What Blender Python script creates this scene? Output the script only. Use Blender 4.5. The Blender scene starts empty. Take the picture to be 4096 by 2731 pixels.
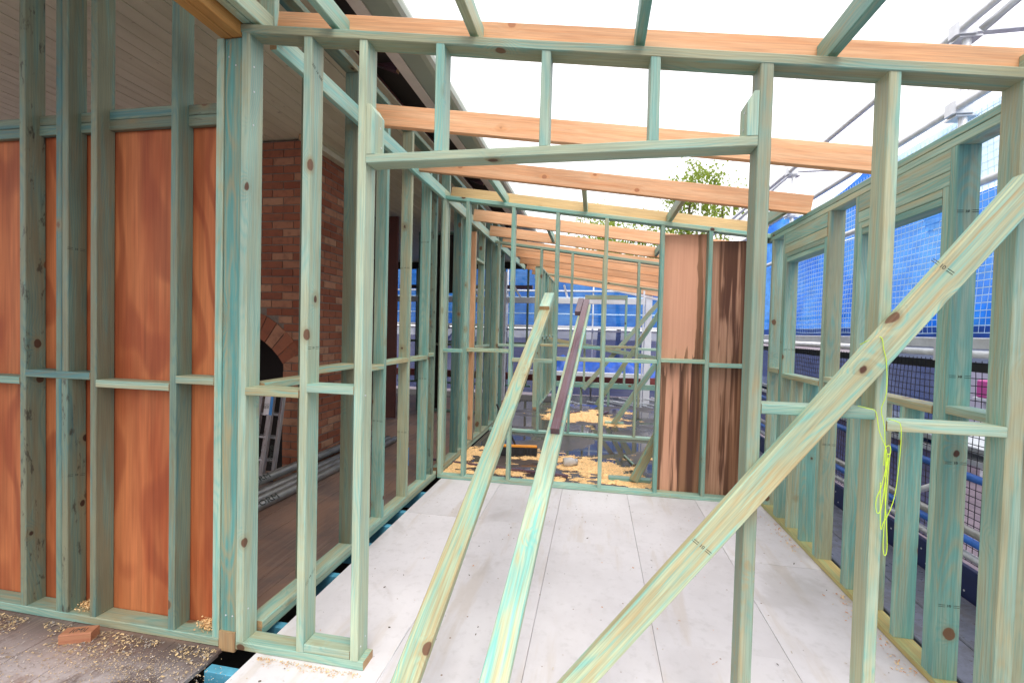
import bpy, bmesh, math, random
from mathutils import Vector, Matrix, noise

random.seed(7)
S = bpy.context.scene
COL = S.collection
R = math.radians

# ------------------------------------------------------------------ camera
cam_d = bpy.data.cameras.new('camera')
cam_d.sensor_width = 36.0
cam_d.lens = 16.1
cam_d.clip_start = 0.05
cam_d.clip_end = 400
cam_d.dof.use_dof = True
cam_d.dof.focus_distance = 2.3
cam_d.dof.aperture_fstop = 5.0
cam = bpy.data.objects.new('camera', cam_d)
COL.objects.link(cam)
yaw, pitch, roll = -0.18024, 0.02401, -0.02447
fwd = Vector((math.sin(yaw) * math.cos(pitch), math.cos(yaw) * math.cos(pitch), -math.sin(pitch)))
rgt = Vector((math.cos(yaw), -math.sin(yaw), 0))
dwn = fwd.cross(rgt)
r2 = math.cos(roll) * rgt + math.sin(roll) * dwn
d2 = -math.sin(roll) * rgt + math.cos(roll) * dwn
M = Matrix((r2, -d2, -fwd)).transposed().to_4x4()
M.translation = Vector((0, 0, 1.5))
cam.matrix_world = M
S.camera = cam

# ------------------------------------------------------------------ sky (overcast), sun, exposure
SUN_EL, SUN_ROT = R(60), R(155)
w = bpy.data.worlds.new('World'); S.world = w; w.use_nodes = True
wn, wl = w.node_tree.nodes, w.node_tree.links
bg = wn['Background']; bg.inputs['Strength'].default_value = 0.13
sky = wn.new('ShaderNodeTexSky'); sky.sky_type = 'NISHITA'; sky.sun_disc = False
sky.sun_elevation = SUN_EL; sky.sun_rotation = SUN_ROT
mx = wn.new('ShaderNodeMix'); mx.data_type = 'RGBA'; mx.inputs['Factor'].default_value = 0.88
mx.inputs['B'].default_value = (9.85, 9.6, 9.75, 1)      # the cloud layer
wl.new(sky.outputs['Color'], mx.inputs['A']); wl.new(mx.outputs['Result'], bg.inputs['Color'])
sd = bpy.data.lights.new('sun', 'SUN'); sd.energy = 1.5; sd.angle = R(30); sd.color = (1, .97, .92)
sun = bpy.data.objects.new('sun', sd); COL.objects.link(sun)
# direction towards the sun, the same as the sky's
sv = Vector((math.sin(SUN_ROT) * math.cos(SUN_EL), math.cos(SUN_ROT) * math.cos(SUN_EL), math.sin(SUN_EL)))
sun.rotation_euler = sv.to_track_quat('Z', 'Y').to_euler()
sun.location = (3, -3, 8)
S.view_settings.view_transform = 'Standard'; S.view_settings.look = 'None'
S.view_settings.gamma = 1; S.view_settings.use_curve_mapping = False
S.view_settings.exposure = 0.72

# ------------------------------------------------------------------ node helper
class NT:
    def __init__(s, name):
        s.m = bpy.data.materials.new(name); s.m.use_nodes = True
        s.t = s.m.node_tree; s.b = s.t.nodes['Principled BSDF']
        s.tc = s.t.nodes.new('ShaderNodeTexCoord'); s.oi = s.t.nodes.new('ShaderNodeObjectInfo')
        s.obj = s.tc.outputs['Object']; s.rnd = s.oi.outputs['Random']
    def put(s, sock, v):
        if v is None: return
        if isinstance(v, bpy.types.NodeSocket): s.t.links.new(v, sock)
        elif isinstance(v, (tuple, list)) and sock.type == 'RGBA' and len(v) == 3: sock.default_value = (*v, 1)
        else: sock.default_value = v
    def math(s, op, a, b=None, c=None, clamp=False):
        n = s.t.nodes.new('ShaderNodeMath'); n.operation = op; n.use_clamp = clamp
        s.put(n.inputs[0], a); s.put(n.inputs[1], b); s.put(n.inputs[2], c); return n.outputs[0]
    def vmath(s, op, a, b=None):
        n = s.t.nodes.new('ShaderNodeVectorMath'); n.operation = op
        s.put(n.inputs[0], a); s.put(n.inputs[1], b)
        return n.outputs['Value'] if op in ('LENGTH', 'DOT_PRODUCT') else n.outputs[0]
    def comb(s, x, y, z):
        n = s.t.nodes.new('ShaderNodeCombineXYZ')
        s.put(n.inputs[0], x); s.put(n.inputs[1], y); s.put(n.inputs[2], z); return n.outputs[0]
    def sep(s, v):
        n = s.t.nodes.new('ShaderNodeSeparateXYZ'); s.put(n.inputs[0], v); return n.outputs
    def noise(s, v, scale=1, detail=3, rough=.5, dist=0):
        n = s.t.nodes.new('ShaderNodeTexNoise')
        s.put(n.inputs['Vector'], v); n.inputs['Scale'].default_value = scale; n.inputs['Detail'].default_value = detail
        n.inputs['Roughness'].default_value = rough; n.inputs['Distortion'].default_value = dist
        return n.outputs['Fac'], n.outputs['Color']
    def voro(s, v, scale=1, feature='F1'):
        n = s.t.nodes.new('ShaderNodeTexVoronoi'); n.feature = feature
        s.put(n.inputs['Vector'], v); n.inputs['Scale'].default_value = scale
        return n.outputs['Distance'], n.outputs['Color'] if feature == 'F1' else None
    def ramp(s, f, a, b, o0=0., o1=1., smooth=True):
        n = s.t.nodes.new('ShaderNodeMapRange'); n.interpolation_type = 'SMOOTHSTEP' if smooth else 'LINEAR'
        s.put(n.inputs['Value'], f); s.put(n.inputs['From Min'], a); s.put(n.inputs['From Max'], b)
        n.inputs['To Min'].default_value = o0; n.inputs['To Max'].default_value = o1; return n.outputs[0]
    def mix(s, f, a, b, mode='MIX'):
        n = s.t.nodes.new('ShaderNodeMix'); n.data_type = 'RGBA'; n.blend_type = mode
        s.put(n.inputs['Factor'], f); s.put(n.inputs['A'], a); s.put(n.inputs['B'], b); return n.outputs['Result']
    def done(s, col=None, rough=.6, bump=None, bs=.2, bd=.002, spec=.4, metal=0.):
        s.put(s.b.inputs['Base Color'], col); s.put(s.b.inputs['Roughness'], rough)
        s.b.inputs['Specular IOR Level'].default_value = spec; s.put(s.b.inputs['Metallic'], metal)
        if bump is not None:
            n = s.t.nodes.new('ShaderNodeBump'); n.inputs['Strength'].default_value = bs; n.inputs['Distance'].default_value = bd
            s.put(n.inputs['Height'], bump); s.t.links.new(n.outputs[0], s.b.inputs['Normal'])
        return s.m
    def roff(s, k=(37., 91., 53.)):
        return s.comb(s.math('MULTIPLY', s.rnd, k[0]), s.math('MULTIPLY', s.rnd, k[1]), s.math('MULTIPLY', s.rnd, k[2]))

# timber: the object's own Z runs along the grain
def timber(name, base, alt, tint, knot, ring=.35, tint_amt=.5, alt_amt=.5, ringsp=.011, knots=.9, dark=None, rough=.55, halo=(.26, .19, .085)):
    n = NT(name); x, y, z = n.sep(n.obj)
    rr = n.rnd
    zo = n.math('ADD', z, n.math('MULTIPLY', rr, 71.))
    f1 = n.math('SUBTRACT', n.math('FRACT', n.math('MULTIPLY', rr, 17.3)), .5)
    f2 = n.math('SUBTRACT', n.math('FRACT', n.math('MULTIPLY', rr, 41.7)), .5)
    off = n.roff()
    P = n.vmath('ADD', n.obj, off)
    # knots: only some cells carry one
    kd, kc = n.voro(n.vmath('MULTIPLY', P, (9.5, 9.5, 7.2)))
    kr, kg, kb = n.sep(kc)
    has = n.math('GREATER_THAN', kr, knots)
    kd2 = n.math('ADD', kd, n.math('MULTIPLY', n.math('SUBTRACT', n.noise(P, 30, 2)[0], .5), .10))
    kin = n.math('MULTIPLY', has, n.ramp(kd2, n.math('MULTIPLY_ADD', kg, .12, .13), n.math('MULTIPLY_ADD', kg, .12, .085)))
    khalo = n.math('MULTIPLY', has, n.ramp(kd2, .40, .17))
    bend = n.math('MULTIPLY', has, n.ramp(kd, .62, 0.0))
    wob = n.noise(n.comb(off, 0, 0), 1, 0)
    wv = n.noise(n.comb(n.math('MULTIPLY', rr, 31.), 0., n.math('MULTIPLY', zo, 1.7)), 1, 1)[1]
    wr, wg, wb = n.sep(wv)
    dx = n.math('SUBTRACT', x, n.math('ADD', n.math('MULTIPLY', f1, .06), n.math('MULTIPLY', n.math('SUBTRACT', wr, .5), .12)))
    dy = n.math('SUBTRACT', y, n.math('ADD', n.math('MULTIPLY_ADD', n.math('SIGN', f2), .035, n.math('MULTIPLY', f2, .03)), n.math('MULTIPLY', n.math('SUBTRACT', wg, .5), .17)))
    d = n.vmath('LENGTH', n.comb(dx, dy, 0.))
    d = n.math('ADD', d, n.math('MULTIPLY', bend, .05))
    d = n.math('ADD', d, n.math('MULTIPLY', n.noise(n.vmath('MULTIPLY', P, (30, 30, 3)), 1, 2)[0], .006))
    sw = n.math('SINE', n.math('MULTIPLY', d, 6.283 / ringsp))
    rg = n.math('POWER', n.math('MULTIPLY_ADD', sw, .5, .5), 1.7)
    grain = n.noise(n.vmath('MULTIPLY', P, (190, 190, 4)), 1, 3, .65)[0]
    blot = n.noise(n.vmath('MULTIPLY', P, (26, 26, 1.7)), 1, 4, .62)[0]
    blot2 = n.noise(n.vmath('MULTIPLY', n.vmath('ADD', P, (5.3, 2.2, 9.1)), (34, 34, 1.3)), 1, 4, .65)[0]
    per = n.ramp(n.math('FRACT', n.math('MULTIPLY', rr, 23.9)), 0, 1, -.15, .15, False)
    c = n.mix(n.math('MULTIPLY', n.ramp(n.math('ADD', blot, per), .46, .66), alt_amt), base, alt)
    c = n.mix(n.math('MULTIPLY', n.ramp(n.math('SUBTRACT', blot2, per), .50, .70), tint_amt), c, tint)
    # the late-wood lines take the other colour of the two
    c = n.mix(n.math('MULTIPLY', rg, ring), c, n.mix(n.ramp(blot, .4, .6), tint, alt))
    val = n.ramp(grain, .25, .75, .74, 1.18, False)
    val = n.math('MULTIPLY', val, n.ramp(n.math('FRACT', n.math('MULTIPLY', rr, 5.77)), 0, 1, .82, 1.12, False))
    big = n.noise(n.vmath('MULTIPLY', P, (6, 6, 2.2)), 1, 2)[0]
    val = n.math('MULTIPLY', val, n.ramp(big, .3, .7, .88, 1.06))
    c = n.mix(1., c, n.comb(val, val, val), 'MULTIPLY')
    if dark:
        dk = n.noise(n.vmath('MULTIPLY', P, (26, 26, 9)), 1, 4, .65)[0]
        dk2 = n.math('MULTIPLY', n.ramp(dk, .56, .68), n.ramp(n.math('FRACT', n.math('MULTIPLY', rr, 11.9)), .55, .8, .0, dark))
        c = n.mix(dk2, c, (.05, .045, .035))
    c = n.mix(n.math('MULTIPLY', khalo, n.math('MULTIPLY_ADD', kb, .5, .15)), c, halo)
    c = n.mix(kin, c, n.mix(n.ramp(kg, .2, .9), knot, n.mix(.5, knot, (.3, .17, .09))))
    hgt = n.math('ADD', n.math('MULTIPLY', grain, .6), n.math('MULTIPLY', rg, .5))
    return n.done(c, n.ramp(grain, .3, .7, rough - .12, rough + .15, False), hgt, .35, .0012, .35)

def flat(name, col, rough=.6, metal=0., var=.12, scale=8., spec=.4, stretch=(1, 1, 1), bump=0.):
    n = NT(name)
    f = n.noise(n.vmath('MULTIPLY', n.vmath('ADD', n.obj, n.roff()), stretch), scale, 4, .6)[0]
    v = n.ramp(f, .3, .7, 1 - var, 1 + var, False)
    v = n.math('MULTIPLY', v, n.ramp(n.rnd, 0, 1, 1 - var * .7, 1 + var * .7, False))
    c = n.mix(1., col, n.comb(v, v, v), 'MULTIPLY')
    return n.done(c, n.ramp(f, .3, .7, max(.05, rough - .1), min(1, rough + .1), False), f if bump else None, bump, .002, spec, metal)

MAT = {}
MAT['pine'] = timber('treated_pine', (.345, .475, .365), (.44, .39, .22), (.14, .40, .355), (.07, .033, .02), ring=.5, tint_amt=.75, alt_amt=.6, knots=.885)
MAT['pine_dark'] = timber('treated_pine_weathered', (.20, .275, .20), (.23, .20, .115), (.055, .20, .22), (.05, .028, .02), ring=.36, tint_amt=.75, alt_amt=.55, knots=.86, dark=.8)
MAT['pine_brace'] = timber('treated_pine_striped', (.43, .49, .315), (.45, .36, .185), (.20, .48, .41), (.085, .037, .022), ring=.8, tint_amt=.6, alt_amt=.7, ringsp=.019, knots=.87)
MAT['pine_mint'] = timber('treated_pine_pale', (.40, .54, .425), (.47, .48, .30), (.17, .47, .43), (.10, .05, .03), ring=.46, tint_amt=.7, alt_amt=.5, knots=.885)
MAT['pine_prop'] = timber('treated_pine_wet', (.42, .50, .35), (.46, .41, .23), (.18, .50, .44), (.085, .037, .03), ring=.8, tint_amt=.8, alt_amt=.5, ringsp=.019, knots=.84)
MAT['pine_jamb'] = timber('treated_pine_brownish', (.36, .38, .26), (.44, .345, .18), (.22, .40, .33), (.09, .04, .025), ring=.6, tint_amt=.5, alt_amt=.85, knots=.88)
MAT['pine_gold'] = timber('yellow_wet_pine', (.50, .40, .16), (.54, .36, .12), (.38, .46, .22), (.1, .05, .03), ring=.4, tint_amt=.6, alt_amt=.6, knots=.9)
MAT['pine_grey'] = timber('treated_pine_grey', (.29, .35, .24), (.43, .34, .17), (.09, .34, .32), (.09, .04, .025), ring=.6, tint_amt=.85, alt_amt=.75, knots=.82)
MAT['endgrain'] = timber('cut_end', (.50, .32, .16), (.36, .2, .1), (.42, .3, .17), (.1, .05, .03), ring=.5, tint_amt=.3, alt_amt=.5, knots=.99)
MAT['lvl'] = timber('orange_laminated_timber', (.78, .41, .21), (.85, .53, .31), (.68, .28, .11), (.40, .16, .07), ring=.2, tint_amt=.5, alt_amt=.5, ringsp=.03, knots=.90, rough=.6, halo=(.62, .28, .11))
MAT['lvl_pale'] = timber('yellow_laminated_timber', (.82, .56, .27), (.85, .62, .34), (.75, .46, .19), (.42, .2, .08), ring=.16, tint_amt=.4, alt_amt=.5, ringsp=.03, knots=.92, rough=.6)
MAT['lvl_beam'] = timber('amber_laminated_timber', (.52, .26, .075), (.58, .32, .1), (.42, .19, .05), (.3, .12, .04), ring=.3, tint_amt=.5, alt_amt=.5, ringsp=.012, knots=.99)
MAT['lvl_red'] = timber('red_laminated_timber', (.42, .18, .10), (.48, .24, .13), (.34, .13, .07), (.2, .08, .04), ring=.4, knots=.99)
MAT['hardwood'] = timber('wet_hardwood', (.15, .095, .125), (.15, .06, .06), (.12, .08, .11), (.03, .015, .015), ring=.3, knots=.985, rough=.17)  # purple-grey base colour carries the sky's reflection on the wet wood

def m_ply_orange():
    n = NT('orange_plywood'); P = n.vmath('ADD', n.obj, n.roff())
    x, y, z = n.sep(n.obj)
    g = n.noise(n.vmath('MULTIPLY', P, (70, 1, 2.2)), 1, 4, .6)[0]
    # cathedral figure
    wv = n.noise(n.vmath('MULTIPLY', P, (1.4, 1, .8)), 1, 2)[0]
    band = n.math('SINE', n.math('ADD', n.math('MULTIPLY', wv, 40.), n.math('MULTIPLY', x, 26.)))
    blot = n.noise(n.vmath('MULTIPLY', P, (5, 1, .9)), 1, 3, .6)[0]
    c = n.mix(n.ramp(blot, .35, .68), (.52, .172, .060), (.35, .080, .024))
    c = n.mix(n.math('MULTIPLY', n.ramp(band, .1, 1.), .62), c, (.27, .055, .018))
    v = n.ramp(g, .25, .75, .74, 1.2, False)
    return n.done(n.mix(1., c, n.comb(v, v, v), 'MULTIPLY'), .62, g, .2, .001)
MAT['ply_orange'] = m_ply_orange()

def m_ply_wet(seam):
    n = NT('rain_streaked_plywood'); P = n.vmath('ADD', n.obj, n.roff())
    x, y, z = n.sep(n.obj)
    g = n.noise(n.vmath('MULTIPLY', P, (55, 1, 1.6)), 1, 4, .6)[0]
    st = n.noise(n.vmath('MULTIPLY', P, (13, 1, .45)), 1, 4, .6)[0]
    st2 = n.noise(n.vmath('MULTIPLY', P, (9, 1, .35)), 1, 2, .5)[0]
    # the rain ran down from the joints: low on the first sheet, right across the second
    spike = n.noise(n.vmath('MULTIPLY', P, (30, 1, .25)), 1, 3, .6)[0]
    if seam == 1:
        bias = n.math('ADD', n.ramp(n.math('ADD', z, n.math('MULTIPLY', n.math('SUBTRACT', spike, .5), .9)), .10, .02, -.16, .02), n.ramp(n.math('ADD', x, n.math('MULTIPLY', n.math('SUBTRACT', n.noise(n.vmath('MULTIPLY', P, (1, 1, 4)), 1, 2)[0], .5), .08)), .10, .125, 0., .14))
    else:
        bias = n.ramp(n.math('ADD', x, n.math('MULTIPLY', n.math('SUBTRACT', n.noise(n.vmath('MULTIPLY', P, (1, 1, 3)), 1, 2)[0], .5), .14)), -.15, -.06, -.05, .07)
    wet = n.ramp(n.math('ADD', n.math('MULTIPLY_ADD', st, .65, n.math('MULTIPLY', st2, .35)), bias), .47, .53)
    c = n.mix(n.ramp(g, .3, .7), (.68, .355, .225), (.62, .31, .195)) if seam == 1 else n.mix(n.ramp(g, .3, .7), (.48, .265, .165), (.35, .175, .105))
    c = n.mix(wet, c, n.mix(n.ramp(n.noise(n.vmath('MULTIPLY', P, (20, 1, .6)), 1, 3)[0], .36, .62), (.30, .145, .075), (.10, .038, .02)))
    return n.done(c, n.ramp(wet, 0, 1, .6, .4), g, .15, .001)
MAT['ply_wet'] = m_ply_wet(1); MAT['ply_wet2'] = m_ply_wet(2)

def m_floor():
    n = NT('fibre_cement'); P = n.vmath('ADD', n.obj, n.roff((7., 5., 3.)))
    a = n.noise(P, 2.3, 5, .6)[0]; b = n.noise(P, 22, 4, .6)[0]; s = n.noise(n.vmath('MULTIPLY', P, (7, 1.2, 1)), 1, 4, .6)[0]
    W = n.t.nodes.new('ShaderNodeNewGeometry').outputs['Position']
    big = n.noise(W, 1.1, 5, .62, .6)[0]
    c = n.mix(n.ramp(a, .3, .75), (.70, .668, .678), (.61, .575, .58))
    c = n.mix(n.math('MULTIPLY', n.ramp(b, .5, .75), .35), c, (.48, .45, .44))
    c = n.mix(n.math('MULTIPLY', n.ramp(s, .54, .68), .5), c, (.56, .485, .42))
    c = n.mix(n.math('MULTIPLY', n.ramp(big, .59, .65), .32), c, (.42, .375, .35))
    v_ = n.ramp(n.math('FRACT', n.math('MULTIPLY', n.rnd, 7.31)), 0, 1, .90, 1.03, False); c = n.mix(1., c, n.comb(v_, v_, v_), 'MULTIPLY')
    sp, sc = n.voro(W, 26.); r_, g_, b_ = n.sep(sc)
    c = n.mix(n.math('MULTIPLY', n.math('GREATER_THAN', r_, .93), n.ramp(sp, .16, .08)), c, (.26, .17, .12))
    return n.done(c, n.ramp(big, .58, .66, .62, .35), b, .15, .001, .35)
MAT['fc'] = m_floor()

def m_oldfloor(name, wet=False):
    n = NT(name); P = n.vmath('ADD', n.obj, n.roff())
    W = n.t.nodes.new('ShaderNodeNewGeometry').outputs['Position']
    g = n.noise(n.vmath('MULTIPLY', P, (60, 60, 2.5)), 1, 4, .6)[0]
    a = n.noise(W, 1.7, 5, .6, .4)[0]
    if not wet:
        c = n.mix(n.ramp(a, .35, .65), (.29, .175, .125), (.17, .125, .11))
        c = n.mix(n.math('MULTIPLY', n.ramp(g, .45, .7), .5), c, (.33, .24, .19))
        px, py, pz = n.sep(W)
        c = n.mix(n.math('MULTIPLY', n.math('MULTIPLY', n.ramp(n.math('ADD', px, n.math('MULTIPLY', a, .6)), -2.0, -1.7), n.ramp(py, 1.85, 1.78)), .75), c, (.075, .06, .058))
        fy = n.ramp(py, 1.80, 1.45)       # spilled lime dust lies in the near room only
        d = n.noise(W, 2.6, 6, .65, .5)[0]
        c = n.mix(n.math('MULTIPLY', n.math('MULTIPLY', n.ramp(d, .40, .54), fy), .9), c, (.58, .53, .53))
        fine = n.noise(W, 60, 3, .7)[0]
        c = n.mix(n.math('MULTIPLY', n.math('MULTIPLY', n.ramp(fine, .56, .66), fy), .6), c, (.5, .48, .48))
        return n.done(c, .6, g, .3, .002)
    c = n.mix(n.ramp(a, .35, .65), (.055, .045, .042), (.10, .078, .068))
    c = n.mix(n.math('MULTIPLY', n.ramp(g, .45, .7), .3), c, (.13, .1, .085))
    pud = n.noise(W, 1.3, 4, .55, .5)[0]
    return n.done(c, n.ramp(pud, .44, .54, .42, .035), g, .04, .001, .6)
MAT['oldfloor'] = m_oldfloor('old_boards')
MAT['wetfloor'] = m_oldfloor('wet_plywood', True)

def m_brick():
    n = NT('red_brick'); P = n.vmath('ADD', n.obj, n.roff())
    a = n.noise(P, 14, 4, .6)[0]; b = n.noise(P, 90, 3, .6)[0]
    c = n.mix(n.rnd, (.235, .074, .04), (.34, .135, .075))
    c = n.mix(n.ramp(n.math('FRACT', n.math('MULTIPLY', n.rnd, 13.7)), .6, 1.), c, (.40, .21, .125))
    c = n.mix(n.math('MULTIPLY', n.ramp(a, .45, .75), .5), c, (.12, .06, .045))
    return n.done(c, .85, b, .5, .002, .2)
MAT['brick'] = m_brick()
MAT['mortar'] = flat('mortar', (.17, .135, .11), .9, var=.2, scale=30)
MAT['soot'] = flat('soot', (.018, .014, .013), .95, var=.3, scale=12)
MAT['plaster'] = flat('chipped_plaster', (.55, .52, .50), .85, var=.2, scale=14)

def m_ceiling():
    n = NT('cream_lining_paint'); P = n.vmath('ADD', n.obj, n.roff())
    a = n.noise(n.vmath('MULTIPLY', P, (6, 6, 1.2)), 1, 4, .6)[0]; k = n.noise(P, 9, 5, .7)[0]
    c = n.mix(n.ramp(a, .35, .7), (.62, .585, .42), (.53, .50, .345))
    c = n.mix(n.math('MULTIPLY', n.ramp(k, .64, .72), .6), c, (.16, .12, .08))
    return n.done(c, .55, a, .1, .001)
MAT['ceiling'] = m_ceiling()
MAT['fascia'] = flat('pale_fascia_paint', (.60, .53, .465), .55, var=.1, scale=4)
MAT['gutter'] = flat('gutter_steel', (.33, .36, .30), .35, .3, .08, 3)
MAT['dark'] = flat('shade_black', (.030, .024, .022), .9, var=.3, scale=5)  # near black: shade of the eave and deep rooms put into the colour
MAT['dark_red'] = flat('dark_red_boards', (.10, .032, .024), .7, var=.2, scale=5)
MAT['roofing'] = flat('roof_sheet', (.16, .17, .16), .5, .4, .1, 3)
MAT['wallboard'] = flat('old_wall_lining', (.12, .10, .085), .8, var=.2, scale=3)
MAT['galv'] = flat('galvanised_steel', (.66, .68, .71), .4, .35, .12, 16)
MAT['pipe'] = flat('grey_steel_pipe', (.34, .34, .33), .42, .6, .18, 12)
MAT['aluminium'] = flat('aluminium', (.50, .51, .53), .33, .5, .1, 10)
MAT['alu_plank'] = flat('alloy_plank', (.40, .43, .46), .5, .5, .22, 20)
MAT['white'] = flat('white_painted_steel', (.80, .81, .84), .45, var=.05)
MAT['navy'] = flat('navy_steel', (.02, .03, .10), .45, .2, .2, 14)
MAT['blue_tube'] = flat('blue_painted_tube', (.03, .12, .42), .4, .0, .25, 9)
MAT['joist'] = flat('blue_treated_joist', (.08, .30, .42), .6, var=.3, scale=10)
MAT['soil'] = flat('dark_soil', (.035, .028, .024), .95, var=.4, scale=8, bump=.6)
MAT['sawdust'] = flat('sawdust', (.76, .49, .225), .9, var=.34, scale=60, bump=.5)
MAT['chip'] = flat('wood_chips', (.82, .59, .31), .85, var=.18, scale=30)
MAT['chip_near'] = flat('dull_wood_chips', (.56, .42, .26), .9, var=.25, scale=30)
MAT['chip_grey'] = flat('grey_dust', (.42, .37, .33), .9, var=.3, scale=30)
MAT['string'] = flat('lime_string', (.62, .85, .05), .6, var=.05)
MAT['black'] = flat('black_plastic', (.02, .02, .022), .5, var=.2)
MAT['ink'] = flat('black_ink', (.06, .07, .06), .7, var=.1)
MAT['rust'] = flat('red_oxide_steel', (.20, .05, .045), .6, var=.2)
MAT['orange_p'] = flat('orange_plastic', (.85, .33, .04), .45, var=.05)
MAT['label_w'] = flat('white_label', (.75, .75, .78), .5, var=.04)
MAT['label_b'] = flat('blue_label', (.05, .28, .70), .5, var=.04)
MAT['label_p'] = flat('violet_label', (.16, .12, .36), .5, var=.04)
MAT['pink'] = flat('magenta_plastic', (.48, .06, .26), .5, var=.08)
MAT['render_w'] = flat('pale_rendered_wall', (.44, .43, .52), .8, var=.12, scale=2.)
MAT['bluegrey'] = flat('blue_grey_cladding', (.16, .20, .30), .7, var=.15, scale=2)
MAT['netblack'] = flat('black_net_cord', (.018, .018, .03), .7, var=.1)
MAT['netpale'] = flat('pale_net_cord', (.58, .78, .95), .6, var=.1)
MAT['terracotta'] = flat('brown_brickwork', (.19, .09, .06), .8, var=.2)

def m_pavers():
    n = NT('brick_pavers')
    W = n.t.nodes.new('ShaderNodeNewGeometry').outputs['Position']
    bt = n.t.nodes.new('ShaderNodeTexBrick'); n.put(bt.inputs['Vector'], W)
    bt.inputs['Scale'].default_value = 4.2; bt.inputs['Mortar Size'].default_value = .012
    bt.inputs['Color1'].default_value = (.115, .085, .115, 1); bt.inputs['Color2'].default_value = (.16, .12, .15, 1)
    bt.inputs['Mortar'].default_value = (.10, .085, .09, 1)
    a = n.noise(W, .9, 4)[0]
    v = n.ramp(a, .3, .7, .8, 1.15, False)
    return n.done(n.mix(1., bt.outputs['Color'], n.comb(v, v, v), 'MULTIPLY'), .6, bt.outputs['Fac'], .3, .004)
MAT['pavers'] = m_pavers()

def m_plankdirty():
    n = NT('muddy_alloy_deck')
    W = n.t.nodes.new('ShaderNodeNewGeometry').outputs['Position']
    a = n.noise(W, 3.2, 6, .65, .4)[0]; b = n.noise(W, 42, 4, .7)[0]
    c = n.mix(n.ramp(a, .38, .66), (.22, .24, .31), (.15, .15, .17))
    c = n.mix(n.math('MULTIPLY', n.ramp(b, .60, .68), .9), c, (.08, .05, .035))
    return n.done(c, n.ramp(a, .35, .6, .25, .6), b, .2, .002, .5, .35)
MAT['deck'] = m_plankdirty()

def cloth(name, col, thin, pale, weave=1.0):
    n = NT(name)
    W = n.t.nodes.new('ShaderNodeNewGeometry').outputs['Position']
    f = n.noise(W, .8, 4, .6, .6)[0]; g = n.noise(n.vmath('MULTIPLY', W, (1, 3, 9)), 2.2, 4, .6)[0]
    c = n.mix(n.ramp(f, .36, .66), col, pale)
    v = n.ramp(g, .3, .7, .78, 1.18, False)
    c = n.mix(1., c, n.comb(v, v, v), 'MULTIPLY')
    df = n.t.nodes.new('ShaderNodeBsdfDiffuse'); tl = n.t.nodes.new('ShaderNodeBsdfTranslucent'); tp = n.t.nodes.new('ShaderNodeBsdfTransparent')
    n.put(df.inputs[0], c); n.put(tl.inputs[0], c)
    m1 = n.t.nodes.new('ShaderNodeMixShader'); m1.inputs[0].default_value = .6
    n.t.links.new(df.outputs[0], m1.inputs[1]); n.t.links.new(tl.outputs[0], m1.inputs[2])
    m2 = n.t.nodes.new('ShaderNodeMixShader'); n.put(m2.inputs[0], n.ramp(f, .4, .7, thin * .5, thin))
    n.t.links.new(m1.outputs[0], m2.inputs[1]); n.t.links.new(tp.outputs[0], m2.inputs[2])
    n.t.links.new(m2.outputs[0], n.t.nodes['Material Output'].inputs['Surface'])
    return n.m
MAT['cloth_blue'] = cloth('blue_shade_cloth', (.018, .19, .83), .05, (.08, .38, .95))
MAT['cloth_thin'] = cloth('thin_blue_shade_cloth', (.38, .68, .97), .5, (.55, .82, .99))
MAT['cloth_far'] = cloth('far_blue_shade_cloth', (.02, .14, .52), .04, (.06, .26, .66))
MAT['cloth_navy'] = cloth('dark_blue_debris_net', (.03, .06, .19), .25, (.06, .10, .24))
MAT['tarp'] = flat('blue_tarpaulin', (.02, .10, .48), .4, var=.2)
MAT['film'] = flat('black_plastic_film', (.03, .028, .03), .25, var=.3, scale=5)

def m_leaf():
    n = NT('leaf'); 
    c = n.mix(n.noise(n.obj, 1.4, 3)[0], (.17, .25, .035), (.32, .40, .09))
    df = n.t.nodes.new('ShaderNodeBsdfDiffuse'); tl = n.t.nodes.new('ShaderNodeBsdfTranslucent')
    n.put(df.inputs[0], c); n.put(tl.inputs[0], n.mix(.5, c, (.32, .40, .06)))
    m1 = n.t.nodes.new('ShaderNodeMixShader'); m1.inputs[0].default_value = .5
    n.t.links.new(df.outputs[0], m1.inputs[1]); n.t.links.new(tl.outputs[0], m1.inputs[2])
    n.t.links.new(m1.outputs[0], n.t.nodes['Material Output'].inputs['Surface'])
    return n.m
MAT['leaf'] = m_leaf()
MAT['bark'] = flat('bark', (.10, .075, .055), .9, var=.3, scale=10, bump=.5)

def m_glass():
    n = NT('jar_glass'); n.b.inputs['Transmission Weight'].default_value = .3; n.b.inputs['IOR'].default_value = 1.3
    return n.done((.74, .72, .70), .15)
MAT['glass'] = m_glass()

# ------------------------------------------------------------------ object helpers
def tag(o, label=None, cat=None, group=None, kind=None):
    if label: o['label'] = label
    if cat: o['category'] = cat
    if group: o['group'] = group
    if kind: o['kind'] = kind
    return o
def empty(name, loc=(0, 0, 0), label=None, cat=None, group=None, kind=None):
    o = bpy.data.objects.new(name, None); o.location = loc; o.empty_display_size = .1
    COL.objects.link(o); return tag(o, label, cat, group, kind)
def base(o):
    v = Vector((0, 0, 0))
    while o is not None:
        v += o.matrix_basis.translation; o = o.parent
    return v
def link(name, me, M=None, parent=None):
    o = bpy.data.objects.new(name, me); COL.objects.link(o)
    M = M or Matrix.Identity(4)
    if parent is not None:
        o.parent = parent
        # parents are Empties without rotation, or meshes: use the full chain
        P = Matrix.Identity(4); q = parent; ch = []
        while q is not None: ch.append(q.matrix_basis.copy()); q = q.parent
        for m in reversed(ch): P = P @ m
        M = P.inverted() @ M
    o.matrix_basis = M
    return o
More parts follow.
